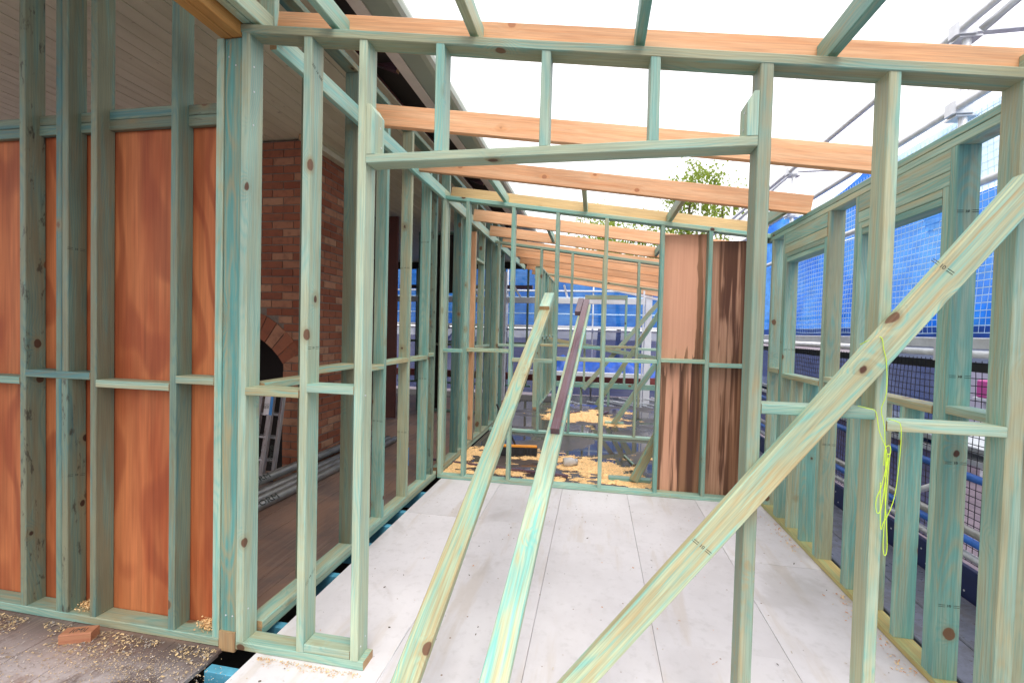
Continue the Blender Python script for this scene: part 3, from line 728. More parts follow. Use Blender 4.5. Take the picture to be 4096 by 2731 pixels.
# --- inner frame of the old house, deep in the shade
p5 = empty('wall_frame', (-2.6, 7.9, 0), 'shaded frame deep inside the old house beyond the brown boards', 'wall frame')
box('bottom_plate', -3.2, -1.7, 7.9, 7.99, .001, .038, 'pine_dark', p5, 'x'); box('top_plate', -3.2, -1.7, 7.9, 7.99, 3.20, 3.24, 'pine_dark', p5, 'x')
for x0 in (-3.2, -3.08, -2.75, -2.45, -1.85): stud(p5, x0, x0 + .04, 7.9, 7.99, .038, 3.2, 'pine_dark')
for a, b in ((-3.04, -2.75), (-2.71, -2.45), (-2.41, -1.85)): nog(p5, a, b, 7.9, 7.99, 1.2, 1.24, 'pine_dark')
p6 = empty('wall_frame', (-3, 12.2, 0), 'window frame of dark studs at the far end of the old house', 'wall frame')
box('bottom_plate', -5.5, -1.7, 12.2, 12.29, -.02, .03, 'pine_dark', p6, 'x'); box('head_plate', -5.5, -1.7, 12.2, 12.29, 2.62, 2.72, 'hardwood', p6, 'x')
for x0 in (-5, -4.3, -3.75, -3.0, -2.5, -1.85): stud(p6, x0, x0 + .05, 12.2, 12.29, .031, 3.18, 'pine_dark')
for a, b in ((-5.4, -3.75), (-3.70, -2.5), (-2.45, -1.72)): nog(p6, a, b, 12.2, 12.29, 1.12, 1.18, 'pine_dark', 'sill')

# ================================================================== RAFTERS AND BLOCKING
ry = [1.06] + [1.93 + .87 * i for i in range(12)]
rl = {1: 'nearest orange rafter lying just behind the front top plate', 2: 'second orange rafter from the front, crossing behind the lintel',
      3: 'third orange rafter from the front, its square end above the right wall', 4: 'pale yellow rafter resting behind the middle frame top plate'}
raf = []
for i, y in enumerate(ry):
    x0, x1 = -1.499, (1.72 if i < 2 else 1.515)
    o = beam('rafter', (x0, y + .0225, RK(x0) + .068), (x1, y + .0225, RK(x1) + .068), .045, .134, 'lvl_pale' if i == 4 else 'lvl', None)
    nth = ['', '', '', '', '', 'first', 'second', 'third', 'fourth', 'fifth', 'sixth', 'seventh', 'eighth', 'ninth']
    lab = rl.get(i) or ('orange rafter overhead on the camera side of the front frame' if i == 0 else 'orange rafter, %s one beyond the yellow rafter' % nth[i])
    tag(o, lab, 'rafter', 'orange rafters across the new room')
blk = [(0, -1.15, 'green roof blocking overhead, nearest the gutter'), (0, -.525, 'green roof blocking overhead above the first short stud of the header'),
       (0, .137, 'dark green roof blocking overhead near the middle of the header'), (0, .81, 'green roof blocking slanting overhead towards the right top corner'),
       (0, 1.46, 'green roof blocking overhead at the far right end of the front top plate'),
       (3, -.91, 'roof blocking meeting the yellow rafter at its left end'), (3, -.127, 'short roof blocking meeting the middle of the yellow rafter'),
       (3, .645, 'roof blocking meeting the yellow rafter in front of the tree'), (3, 1.38, 'roof blocking meeting the yellow rafter beside the right wall'),
       (5, -.6, 'far roof blocking between orange rafters on the left'), (5, .75, 'far roof blocking between orange rafters on the right')]
for i, x, lab in blk:
    y0, y1 = ry[i] + .0455, ry[i + 1] - .0005
    z = RK(x) + .062
    tag(beam('roof_blocking', (x, y0, z), (x, y1, z), .036, .09, 'pine', None), lab, 'roof blocking', 'blocking between the rafters')

# ================================================================== BRACES AND PROPS
br = empty('diagonal_brace', (.5, 1.79, 1), 'long striped diagonal brace across the right of the front frame', 'brace')
pA, pB = Vector((-.13, 1.797, .005)), Vector((1.62, 1.797, 2.335))
# direction read from its upper and lower edges
d_ = (Vector((1.2875, 0, 1.882)) - Vector((-.038, 0, .116))).normalized()
c_ = Vector((.6248, 1.797, .999))
pA = c_ - d_ * 1.22; pB = c_ + d_ * 1.28
bo = beam('board', pA, pB, .043, .094, 'pine_brace', br, up=Vector((-d_.z, 0, d_.x)))
stamp(br, Vector((1.138, 1.7752, 1.749)), (d_.z, 0, -d_.x), d_, '10', .020)
stamp(br, Vector((.408, 1.7752, .72)), (d_.z, 0, -d_.x), d_, '10', .020)
def prop(lbl, a, b, red):
    a, b = Vector(a), Vector(b); d = (b - a).normalized(); a2 = a - d * (a.z / d.z)
    t = empty('timber_prop', a2, lbl, 'prop', 'props leaning on the middle frame')
    side = d.cross(Vector((0, 0, 1))).normalized(); upv = side.cross(d).normalized()
    beam('board', a2 + d * .02, b, .094, .036, 'pine_brace' if not red else 'pine_prop', t, upv)
    return t, a2, d, side, upv
t1, a1, dd1, s1_, u1 = prop('left of two pale timber props leaning up to the middle frame, short cleat at top', (-.612, 1.45, .27), (-.438, 4.34, 1.815), False)
e = Vector((-.438, 4.34, 1.815)); beam('cleat', e - dd1 * .30 + u1 * .0365, e + dd1 * .0 + u1 * .0365, .09, .036, 'pine_mint', t1, u1)
t2, a2_, dd2, s2_, u2 = prop('right timber prop with a dark wet hardwood strip fixed on its upper half', (-.300, 1.45, .32), (-.098, 4.34, 1.745), True)
L2 = (Vector((-.098, 4.34, 1.745)) - a2_).length
e2 = Vector((-.098, 4.34, 1.745))
beam('hardwood_strip', e2 - dd2 * 1.92 + u2 * .037 + s2_ * .006, e2 + dd2 * .03 + u2 * .037 + s2_ * .006, .052, .038, 'hardwood', t2, u2, end='hardwood')
beam('hardwood_cleat', e2 - dd2 * .26 + u2 * .037 - s2_ * .047, e2 + dd2 * .06 + u2 * .037 - s2_ * .047, .05, .04, 'hardwood', t2, u2, end='hardwood')

def simple_brace(lbl, a, b, wd=.036, ht=.09, mat='pine', up=(0, 1, 0), cleat=None):
    t = empty('timber_brace', a, lbl, 'brace', 'braces in the far rooms')
    beam('board', a, b, ht, wd, mat, t, up)
    if cleat: box('cleat', *cleat, 'pine_mint', t, 'x')
simple_brace('short leaning brace standing on a floor cleat beside the streaked plywood', (.415, 4.70, .03), (1.30, 4.72, 1.95), mat='pine_brace', cleat=(.17, .585, 4.72, 4.81, 0.001, .037))
simple_brace('green brace footed on a floor cleat beyond the second partition', (.33, 7.62, .03), (1.46, 7.62, 1.79), cleat=(.19, .49, 7.66, 7.75, .001, .037))
simple_brace('tan brace leaning across the rear doorway from the wet floor', (.06, 9.5, .02), (1.30, 8.75, 2.15), mat='pine_brace')
simple_brace('green diagonal brace across the rear doorway frame', (-.23, 9.95, .28), (1.36, 9.95, 2.26))
simple_brace('flat weathered rail sloping across the rear doorway', (-1.0, 9.90, 1.33), (1.3, 9.90, .98), mat='pine_grey')

# lime string hanging from the brace
st = empty('string_line', (1.02, 1.79, 1.6), 'lime green string line looped over the brace and hanging down', 'string')
def onb(x, y, z): return (x, y, z)
def loop(pts, r=.0013):
    P = [Vector(p) for p in pts]; out = []
    for i in range(len(P) - 1):
        p0, p1, p2, p3 = P[max(i - 1, 0)], P[i], P[i + 1], P[min(i + 2, len(P) - 1)]
        for s in range(6):
            t = s / 6; out.append(.5 * ((2 * p1) + (-p0 + p2) * t + (2 * p0 - 5 * p1 + 4 * p2 - p3) * t * t + (-p0 + 3 * p1 - 3 * p2 + p3) * t ** 3))
    out.append(P[-1]); tube('strand', out, r, 'string', st, 5)
loop([(.926, 1.825, 1.48), (.938, 1.80, 1.495), (.963, 1.774, 1.508), (.972, 1.772, 1.469), (.983, 1.772, 1.416), (.986, 1.772, 1.317), (.983, 1.79, 1.256), (1.001, 1.80, 1.188), (1.010, 1.80, 1.05), (1.012, 1.80, .95), (1.023, 1.80, .814), (1.024, 1.80, .755), (1.016, 1.80, .748), (1.012, 1.80, .79), (1.014, 1.80, .90), (1.018, 1.80, 1.05), (1.022, 1.80, 1.11)])
loop([(.925, 1.82, 1.262), (.945, 1.80, 1.258), (.972, 1.80, 1.246), (.985, 1.80, 1.18), (1.012, 1.80, 1.10), (1.002, 1.80, 1.0), (.985, 1.80, .94), (.988, 1.80, .895), (1.0, 1.80, .905), (1.01, 1.80, 1.0), (1.016, 1.80, 1.09)])
loop([(1.018, 1.812, 1.222), (1.035, 1.80, 1.218), (1.050, 1.80, 1.204), (1.053, 1.80, 1.14), (1.048, 1.80, 1.03), (1.040, 1.80, .95), (1.024, 1.80, .891), (1.010, 1.80, .86), (1.004, 1.80, .835), (1.0, 1.80, .87), (.995, 1.80, 1.0)])
loop([(1.012, 1.80, 1.10), (1.022, 1.80, 1.105), (1.02, 1.80, 1.13), (1.006, 1.80, 1.12), (1.003, 1.80, 1.06)])
cd_ = tag(tube('floor_string', [(-.86, 1.70, .003), (-.872, 1.95, .004), (-.877, 2.14, .004)], .0016, 'label_w', None, 5), 'thin white set-out string lying on the pale floor beside the left prop', 'string')

# ================================================================== LOOSE THINGS ON THE NEAR FLOOR
ofc = beam('timber_offcut', (-2.405, 1.70, .023), (-2.285, 1.748, .023), .062, .046, 'lvl_red', None, end='lvl_red')
ofc.data = ofc.data.copy()
tag(ofc, 'orange laminated timber offcut lying against the left bottom plate', 'offcut')
d_o = Vector((.12, .048, 0)).normalized()
text('lettering', '|(M)|', .034, axes(Vector((-2.345, 1.724, .0465)), d_o, (-d_o.y, d_o.x, 0)), 'ink', ofc)

def flakes(name, region, n, size, mats, lab=None, dens=None, kind='stuff', lift=.012, cat=None, parent=None):
    """many small curled flakes, one object; region(): random (x, y, z, keep) points"""
    v = []; f = []; fm = []
    for _ in range(n):
        x, y, z = region()
        if dens and not dens(x, y): continue
        s = size * random.uniform(.5, 1.4); a = random.uniform(0, 6.28); ca, sa = math.cos(a), math.sin(a)
        w_ = s * random.uniform(.25, .6); t1, t2 = random.uniform(-.5, .5) * s, random.uniform(-.3, .3) * s
        zz = z + abs(t1) * .5 + abs(t2) * .5 + random.uniform(.0005, lift)
        b = len(v)
        for u, q in ((-1, -1), (1, -1), (1, 1), (-1, 1)):
            px, py = u * s * .5, q * w_ * .5
            v.append((x + px * ca - py * sa, y + px * sa + py * ca, zz + t1 * .5 * u + t2 * .5 * q))
        f.append((b, b + 1, b + 2, b + 3)); fm.append(random.randrange(len(mats)))
    me = mesh(name, v, f, mats, fm); o = link(name, me, None, parent); tag(o, lab, cat, kind=kind); return o
nz = lambda x, y, s=1., o=0.: noise.fractal(Vector((x * s + o, y * s, o)), .8, 2., 4)
def near_reg():
    x = random.uniform(-3.6, -1.66); y = 1.815 - abs(random.gauss(0, .10)) - .02
    return x, y, 0
flakes('wood_shavings', near_reg, 3600, .009, ['chip_near', 'chip_grey', 'chip_near', 'chip'], 'pale wood shavings strewn along the left bottom plate', lambda x, y: nz(x, y, 5) > -.12 - (.15 if y > 1.74 else -.1), cat='shavings', lift=.005)
def near_reg2():
    return random.gauss(-2.0, .22), random.gauss(1.62, .06), 0
flakes('wood_shavings', near_reg2, 1800, .005, ['chip_near', 'chip_grey'], 'small patch of sawdust on the dark broken boards at lower left', cat='shavings', lift=.004)
def near_reg3():
    return random.gauss(-2.75, .25), random.gauss(1.42, .10), 0
flakes('wood_shavings', near_reg3, 3200, .008, ['chip_near', 'chip_grey', 'chip_grey'], 'greyish heap of sawdust in the bottom left corner', cat='shavings', lift=.008)
for cx, cw, lab in ((-2.48, .06, 'little pile of shavings on the plate beside the double stud'), (-1.78, .06, 'little pile of shavings on the plate beside the corner post')):
    flakes('wood_shavings', lambda: (random.gauss(cx, cw * .5), min(1.9, max(1.83, random.gauss(1.885, .02))), .040), 700, .008, ['chip', 'sawdust'], lab, cat='shavings', lift=.03)
flakes('wood_shavings', lambda: (random.uniform(-1.45, -.95), 1.80 - abs(random.gauss(0, .018)), 0), 300, .006, ['chip', 'sawdust', 'lvl'], 'thin line of sawdust along the front bottom plate', cat='shavings', lift=.004)
flakes('wood_shavings', lambda: (1.47 - abs(random.gauss(0, .05)), random.uniform(2.0, 4.3), 0), 420, .010, ['chip', 'lvl'], 'shavings scattered along the right bottom plate', lambda x, y: nz(x, y, 2, 4.) > -.05, cat='shavings', lift=.004)
flakes('floor_debris', lambda: (random.uniform(-1.4, 1.4), random.uniform(1.0, 4.3), 0), 240, .009, ['chip_grey', 'bark', 'lvl'], 'tiny crumbs of dirt on the pale floor sheets', cat='debris', lift=.003)

# ================================================================== THINGS INSIDE THE OLD HOUSE
for i, (x0, x1, z, s, lab) in enumerate(((-2.865, -2.79, .125, 'UNI-FORM', 'grey steel tube resting on top of the tube pile beside the chimney'),
                                 (-2.80, -2.73, .042, '', 'grey steel tube on the floor nearest the chimney'),
                                 (-2.70, -2.64, .042, '', 'grey steel tube in the middle of the tube pile'),
                                 (-2.595, -2.545, .042, 'UNI-FORM', 'grey steel tube on the floor farthest from the chimney'))):
    p = tag(tube('steel_tube', [(x0 - .06, 2.25, z), (x1, 5.6, z)], .041, 'pipe', None, 14), lab, 'steel tube', 'steel tubes on the boarded floor')
    if s:
        y_ = 3.40 if i == 0 else 3.18; xx = x0 - .06 + (x1 - x0 + .06) * (y_ - 2.25) / 3.35
        text('lettering', s, .075, axes((xx + .032, y_, z + .028), (x1 - x0 + .06, 3.35, 0), (-.75, 0, .66)), 'ink', p, .001, 1.3)
la = empty('stepladder', (-3.05, 3.9, 0), 'folded aluminium stepladder with stickers standing by the fireplace', 'ladder')
for i, (xb, xt, yb) in enumerate(((-3.235, -3.13, 3.86), (-3.16, -3.06, 3.90), (-3.085, -2.99, 3.83), (-3.015, -2.93, 3.89))):
    beam('rail', (xb, yb, .01), (xt, yb + .05, .93), .06, .026, 'aluminium', la, up=(1, .25, 0))
    box('rubber_foot', xb - .024, xb + .024, yb - .02, yb + .02, 0.001, .03, 'black', la, 'x')
for z in (.2, .42, .64, .84):
    t = z / .93; beam('rung', (-3.235 + .105 * t, 3.885 + .05 * t, z), (-3.015 + .085 * t, 3.885 + .05 * t, z), .06, .022, 'aluminium', la)
for xt, z, m in ((-2.985 + .005, .74, 'label_b'), (-3.065, .72, 'label_p')):
    yb = 3.80 if m == 'label_b' else 3.87
    beam('sticker', (xt - .008, yb + .012, z - .09), (xt + .008, yb + .022, z + .11), .03, .004, m, la, up=(0, 1, 0))
    beam('sticker', (xt - .038, yb + .012, z - .09), (xt - .022, yb + .022, z + .11), .03, .004, 'label_w', la, up=(0, 1, 0))
    text('lettering', '120', .034, axes((xt - .03, yb + .008, z), (-.08, 0, -1), (1, 0, -.08)), 'ink', la)
text('lettering', 'GUARD', .05, axes((-2.992, 3.835, .27), (-.09, 0, -1), (1, 0, -.09)), 'ink', la, .001, 1.1)
bag = tag(box('blue_tin', -2.02, -1.97, 4.6, 4.7, .001, .2, 'label_b', None, 'z'), 'small blue tin on the boarded floor behind the side wall studs', 'tin')
wb = empty('log_stack', (-3.35, 8.8, 0), 'two pale timber billets stacked in the shade of the old house', 'timber')
for z in (1.0, 1.09): tube('log', [(-3.55, 8.8, z), (-3.2, 8.8, z)], .04, 'lvl', wb, 10)
beam('leg', (-3.4, 8.8, 0), (-3.4, 8.8, .96), .05, .05, 'pine_dark', wb, (0, 1, 0)); beam('leg', (-3.28, 8.8, 0), (-3.28, 8.8, .96), .05, .05, 'pine_dark', wb, (0, 1, 0))

# ================================================================== THINGS ON THE WET FLOOR
bm_ = empty('broom', (-.88, 5.42, 0), 'wide orange broom with black bristles lying on the wet floor', 'broom')
beam('head', (-1.18, 5.36, .115), (-.655, 5.44, .115), .055, .022, 'orange_p', bm_)
for k in range(26):
    t = k / 25; x = -1.17 + .51 * t; y = 5.362 + .076 * t
    beam('bristles' , (x, y, .104), (x + random.uniform(-.006, .006), y - .02 + random.uniform(-.01, .01), .004), .026, .05, 'black', bm_, (0, 1, 0), .004, 'black')
tube('handle', [(-.92, 5.42, .13), (-1.22, 5.72, .55)], .012, 'black', bm_, 8)
jr = empty('glass_jar', (-.245, 5.12, .05), 'clear glass jar lying on its side in the sawdust', 'jar')
tube('jar', [(-.315, 5.10, .05), (-.31, 5.10, .05), (-.22, 5.13, .05), (-.20, 5.135, .05), (-.185, 5.14, .05)], [.02, .048, .05, .036, .036], 'glass', jr, 14)
tube('lid', [(-.186, 5.14, .05), (-.165, 5.147, .05)], .038, 'aluminium', jr, 14)
tag(beam('timber_stick', (.385, 5.70, .012), (.468, 5.33, .012), .02, .02, 'pine_mint', None), 'thin pale green stick lying on the wet floor near the plywood', 'stick')
tag(beam('timber_stick', (-.72, 8.0, .02), (-.28, 8.6, .02), .05, .03, 'hardwood', None, end='hardwood'), 'dark timber stick lying in the far sawdust', 'stick')
tag(beam('timber_stick', (.08, 8.35, .02), (.26, 8.75, .02), .05, .03, 'hardwood', None, end='hardwood'), 'short dark timber offcut lying in the far sawdust', 'stick')
tag(beam('timber_stick', (-.24, 4.70, .02), (-1.9, 4.98, .0), .03, .03, 'hardwood', None, end='hardwood'), 'dark bar lying across the plate into the brown room', 'bar')
def bed(lab, x0, x1, y0, y1, dens, step=.018):
    """a thin bed of fine sawdust, raised and crumbly, with its own ragged outline"""
    v = []; f = []; idx = {}
    nx, ny = int((x1 - x0) / step), int((y1 - y0) / step)
    def vid(i, j):
        if (i, j) not in idx:
            x, y = x0 + i * step, y0 + j * step; inn = all(dens(x + a * step, y + b * step) for a in (-1, 1) for b in (-1, 1))
            idx[i, j] = len(v); v.append((x + random.uniform(-.3, .3) * step, y + random.uniform(-.3, .3) * step, (.006 + .016 * abs(nz(x, y, 9., 1.))) if inn else .0012))
        return idx[i, j]
    for i in range(nx):
        for j in range(ny):
            if dens(x0 + (i + .5) * step, y0 + (j + .5) * step): f.append((vid(i, j), vid(i + 1, j), vid(i + 1, j + 1), vid(i, j + 1)))
    o = link('sawdust', mesh('sawdust', v, f, 'sawdust')); tag(o, lab, 'sawdust', kind='stuff')
def sd(x, y):
    d = nz(x, y, 1.6, 3.3) * .55 + nz(x, y * 1.6, 5, 8.) * .42
    c1 = 1 - math.hypot((x - .0) / 1.05, (y - 5.15) / .62); c2 = 1 - math.hypot((x - .2) / .95, (y - 4.72) / .35); c3 = 1 - math.hypot((x + .85) / .45, (y - 4.72) / .28)
    return d + max(c1, c2, c3) * .55 > .345
bed('fine golden sawdust bed on the wet floor behind the middle frame', -1.5, 1.45, 4.48, 6.2, sd)
flakes('sawdust', lambda: (random.uniform(-1.5, 1.45), random.uniform(4.48, 6.2), 0), 9000, .014, ['chip', 'chip', 'sawdust'], 'golden sawdust and shavings spread over the wet floor behind the middle frame', sd, cat='sawdust', lift=.02)
def sd2(x, y):
    d = nz(x, y, 1.8, 7.3) * .6 + nz(x, y, 7, 2.) * .25
    return d + (1 - math.hypot((x + .15) / 1.0, (y - 8.2) / .85)) * .9 > .32
bed('fine golden sawdust bed on the wet floor beyond the second partition', -1.4, 1.2, 7.2, 9.3, sd2, .025)
flakes('sawdust', lambda: (random.uniform(-1.4, 1.2), random.uniform(7.2, 9.3), 0), 5000, .018, ['chip', 'sawdust', 'chip'], 'golden sawdust spread over the wet floor beyond the second partition', sd2, cat='sawdust', lift=.02)
bed('sawdust heaped along the side wall plate past the middle frame', -1.53, -1.0, 4.48, 5.7, lambda x, y: nz(x, y * 1.5, 5, 2.) * .5 - (x + 1.3) * 1.2 > -.02)
# steel battens on black film behind the wet floor
bf = tag(box('plastic_film', -1.0, 1.6, 9.66, 13.0, -.30, -.28, 'film', None, 'y'), 'black plastic film on the ground behind the wet floor', 'plastic film')
for k in range(16):
    x = -.9 + k * .15; y = 10.3 + random.uniform(0, 1.2); a = random.uniform(.2, 1.1)
    tag(beam('steel_batten', (x, y, -.2 + .012 * k), (x + 1.0 * math.cos(a), y - .8 * math.sin(a), -.22 + .012 * k), .04, .02, 'galv', None, end='galv'),
        'loose galvanised battens lying criss-cross on black film', 'steel batten', 'steel battens on the black film')

# ================================================================== WHITE CARPORT AT THE BACK
cp = empty('carport', (0, 12, 0), 'white steel carport frame standing behind the rear green frame', 'carport')
box('post', 1.215, 1.375, 11.94, 12.06, -.7, 2.78, 'white', cp, 'z', end='white'); box('post', -2.52, -2.36, 11.94, 12.06, -.7, 3.05, 'white', cp, 'z', end='white')
box('post', 1.06, 1.10, 11.0, 11.04, -.7, 2.6, 'white', cp, 'z', end='white')
box('beam', -2.35, 1.21, 11.96, 12.04, 2.23, 2.38, 'white', cp, 'x', end='white'); box('beam', -6, -2.53, 11.96, 12.04, 2.23, 2.38, 'white', cp, 'x', end='white')
beam('sloping_beam', (-1.6, 11.9, 2.93), (1.6, 11.9, 2.49), .06, .12, 'white', cp, end='white')
beam('sloping_beam', (0, 11.7, 2.66), (1.5, 11.7, 2.34), .05, .06, 'white', cp, end='white')
for a, b in (((-.85, 12.05, 2.72), (-.75, 12.05, 2.39)), ((-2.3, 12.1, 2.85), (-2.0, 12.1, 2.39)), ((-3.6, 12.3, 3.0), (-2.9, 12.3, 2.0))): beam('strut', a, b, .05, .05, 'white', cp, end='white')
tag(box('ground_beam', -6, 1.7, 13.0, 13.1, .08, .28, 'rust', None, 'x', end='rust'), 'long red oxide steel beam lying behind the carport', 'steel beam')
tag(box('white_cladding_pile', -1.9, 1.3, 12.7, 12.9, .29, .40, 'white', None, 'x', end='white'), 'white cladding boards stacked on the red beam', 'boards')
tp = bmesh.new()
# crumpled blue tarpaulin
vs = []; N_, M_ = 34, 12
for j in range(M_ + 1):
    for i in range(N_ + 1):
        u, v_ = i / N_, j / M_; x = -1.6 + 3.3 * u; y = 13.35 + .5 * v_
        z = .30 + (.55 * math.sin(math.pi * v_)) * (.45 + .55 * abs(nz(u, v_, 3.2, 1.))) + .10 * nz(u * 2, v_ * 2, 4, 2.); vs.append((x, y, z))
tag(link('tarpaulin', mesh('tarpaulin', vs, [(j * (N_ + 1) + i, j * (N_ + 1) + i + 1, (j + 1) * (N_ + 1) + i + 1, (j + 1) * (N_ + 1) + i) for j in range(M_) for i in range(N_)], 'tarp', smooth=True)), 'crumpled blue tarpaulin draped over materials at the back', 'tarpaulin')

# ================================================================== SCAFFOLD AND NETTING
def sheet(name, a, b, z0, z1, mat, nu=60, nv=16, amp=.03, fold=2.2, parent=None, zfun=None):
    """hanging cloth between plan points a and b, billowing a little"""
    a, b = Vector((*a, 0)), Vector((*b, 0)); d = b - a; nrm = Vector((-d.y, d.x, 0)).normalized(); v = []
    for j in range(nv + 1):
        for i in range(nu + 1):
            u, t = i / nu, j / nv; p = a + d * u
            zz1 = z1 + (zfun(u) if zfun else 0); z = z0 + (zz1 - z0) * t
            k = amp * (noise.noise(Vector((u * d.length * fold, z * 1.1, 3.1))) + .4 * noise.noise(Vector((u * d.length * fold * 3, z * 2.2, 7.))))
            v.append((p.x + nrm.x * k, p.y + nrm.y * k, z))
    f = [(j * (nu + 1) + i, j * (nu + 1) + i + 1, (j + 1) * (nu + 1) + i + 1, (j + 1) * (nu + 1) + i) for j in range(nv) for i in range(nu)]
    return link(name, mesh(name, v, f, mat, smooth=True), None, parent)
def net(name, X, y0, y1, z0, z1, mat, cell=.045, r=.0022, rv=1.0, amp=.02, parent=None, seed=0.):
    """knotted cords: real crossing strands of triangular section"""
    v = []; f = []
    def disp(y, z): return amp * noise.noise(Vector((y * 1.7, z * 1.5, seed))) , .012 * noise.noise(Vector((y * 2.1, z * 2.3, seed + 5)))
    def strand(pts, ax):
        b = len(v); n = len(pts)
        for (y, z) in pts:
            dx, dz = disp(y, z)
            k_ = r * (rv if ax == 'z' else 1)
            for (p, q) in ((-k_, -k_), (k_, -k_), (0, k_)):
                v.append((X + dx + q * .9, y + (p if ax == 'z' else 0), z + dz + (p if ax == 'y' else 0)))
        for i in range(n - 1):
            for k in range(3): f.append((b + i * 3 + k, b + i * 3 + (k + 1) % 3, b + (i + 1) * 3 + (k + 1) % 3, b + (i + 1) * 3 + k))
    ny = int((y1 - y0) / cell); nzz = int((z1 - z0) / cell)
    for i in range(ny + 1): strand([(y0 + i * cell, z0 + (z1 - z0) * t / 10) for t in range(11)], 'z')
    for j in range(nzz + 1): strand([(y0 + (y1 - y0) * t / 40, z0 + j * cell) for t in range(41)], 'y')
    o = link(name, mesh(name, v, f, mat), None, parent)
    if parent is not None: o['kind'] = 'stuff'
    return o
SX = 2.30
sc = empty('scaffold', (2.2, 4, -.7), 'galvanised tube scaffold with planks and toe board along the right wall', 'scaffold')
for y in (.9, 3.47, 6.1, 8.7, 11.3): tube('standard', [(SX, y, -.74), (SX, y, 4.6)], .024, 'galv', sc, 12)
for y in (3.6, 8.8, 11.4): tube('standard', [(SX + .9, y, -.74), (SX + .9, y, 4.6)], .024, 'galv', sc, 10)
for z in (1.425, 2.46, 3.0, 3.50): tube('ledger', [(SX - .05, -.5, z), (SX - .05, 13, z)], .0242, 'galv', sc, 12)
for z in (1.4, 2.9): tube('ledger', [(SX + .95, -.5, z + .4), (SX + .95, 13, z + .4)], .0242, 'galv', sc, 10)
for y in (.9, 3.47, 6.1, 8.7): 
    beam('transom', (SX + .03, y + .06, 3.55), (SX + 1.3, y + .06, 3.57), .05, .08, 'galv', sc, end='galv')
    for z in (3.50, 3.0, 1.425):
        box('coupler', SX - .085, SX + .035, y - .045, y + .045, z - .04, z + .04, 'galv', sc, 'z', .012, 'galv'); box('coupler_flange', SX - .06, SX + .07, y - .03, y + .075, z - .055, z - .041, 'galv', sc, 'x', .004, 'galv')
tube('raker', [(SX + .03, 3.40, 3.46), (SX + 1.2, 2.2, 4.6)], .0242, 'galv', sc, 10)
tube('raker', [(SX + .03, 8.7, 3.46), (SX + 1.2, 7.6, 4.6)], .0242, 'galv', sc, 10)
# walkway level with the floor
for x0, x1 in ((1.655, 1.875), (1.882, 2.195)): box('plank', x0, x1, -.3, 9.5, -.075, -.018, 'deck', sc, 'y', .006, 'galv')
box('toe_board', 2.203, 2.235, -.3, 9.5, -.03, .165, 'navy', sc, 'y', .004, 'navy')
for k in range(34):
    for z in (.02, .10): tube('rivet', [(2.2025, .9 + k * .16 + (.05 if z > .05 else 0), z), (2.2005, .9 + k * .16 + (.05 if z > .05 else 0), z)], .006, 'galv', sc, 6)
for z, x, m in ((.28, 2.29, 'blue_tube'), (.665, 2.30, 'blue_tube'), (.42, 2.13, 'pipe'), (.18, 2.3, 'galv')): tube('guard_rail', [(x, -.3, z), (x, 9.5, z)], .024, m, sc, 10)
for y in (2.2, 4.6): tube('diagonal', [(2.32, y, -.05), (2.32, y - 1.2, .62)], .022, 'galv', sc, 8)
# planks of the next lift, beyond the net
for z, x0, m in ((.825, 2.40, 'alu_plank'), (.745, 2.40, 'galv')): box('plank', x0, x0 + .45, -.2, 9.0, z - .04, z, m, sc, 'y', .004, 'galv')
box('plank', SX - .03, SX + .03, -.2, 11, 1.455, 1.525, 'galv', sc, 'y', .006, 'galv')
for o_, (y, z) in enumerate(((2.55, 1.48),)): pass
bn = empty('shade_cloth', (2.35, 4, 1.5), 'bright blue shade cloth with pale net cords hung on the right scaffold', 'shade cloth')
sheet('cloth', (2.40, -.4), (2.40, 11.2), 1.54, 2.46, 'cloth_blue', 120, 14, .05, 1.3, bn)
sheet('thin_cloth', (2.405, -.4), (2.405, 4.4), 2.47, 2.94, 'cloth_thin', 60, 8, .02, 1.3, bn)
sheet('cloth', (2.405, 4.5), (2.405, 11.2), 2.47, 3.10, 'cloth_blue', 60, 8, .05, 1.6, bn, zfun=lambda u: -.18 * math.sin(u * 9.) ** 2)
sheet('hem', (2.375, -.4), (2.375, 4.4), 2.92, 2.99, 'cloth_thin', 60, 3, .02, 1.3, bn)
sheet('hem', (2.375, -.4), (2.375, 11), 1.525, 1.60, 'tarp', 60, 3, .02, 1.3, bn)
net('net_cord', 2.365, -.2, 6.6, 1.56, 2.97, 'netpale', .046, .0027, .55, .03, bn, 1.)
nb_ = empty('debris_net', (2.33, 4, .1), 'black square-mesh debris net below the shiny rail on the right scaffold', 'net')
net('net_cord', 2.34, -.2, 6.6, .12, 1.38, 'netblack', .046, .0026, .8, .03, nb_, 9.)
sheet('net_hem', (2.35, -.3), (2.35, 10), 1.31, 1.37, 'black', 60, 2, .02, 1.3, nb_)
sheet('net_backing', (2.46, 3.75), (2.46, 11.2), .05, 1.32, 'cloth_navy', 60, 10, .04, 1.3, nb_)
fn = empty('shade_cloth', (-2, 14, 1), 'blue shade cloth closing the far end of the site behind the white carport', 'shade cloth')
sheet('cloth', (-9, 14), (2.35, 14), 1.60, 3.45, 'cloth_far', 120, 16, .07, 1.2, fn)
sheet('dark_net', (-9, 14.05), (2.35, 14.05), -.4, 1.52, 'cloth_navy', 90, 12, .05, 1.2, fn)
sheet('hem', (-9, 13.97), (2.35, 13.97), 1.60, 1.69, 'tarp', 60, 2, .02, 1.2, fn)
sf = empty('scaffold', (-2, 13.9, -.7), 'far scaffold of white rails and plank in front of the distant blue cloth', 'scaffold')
for x in (-8, -5.2, -2.7, -.1, 2.3): tube('standard', [(x, 13.9, -.74), (x, 13.9, 4.0)], .026, 'galv', sf, 8)
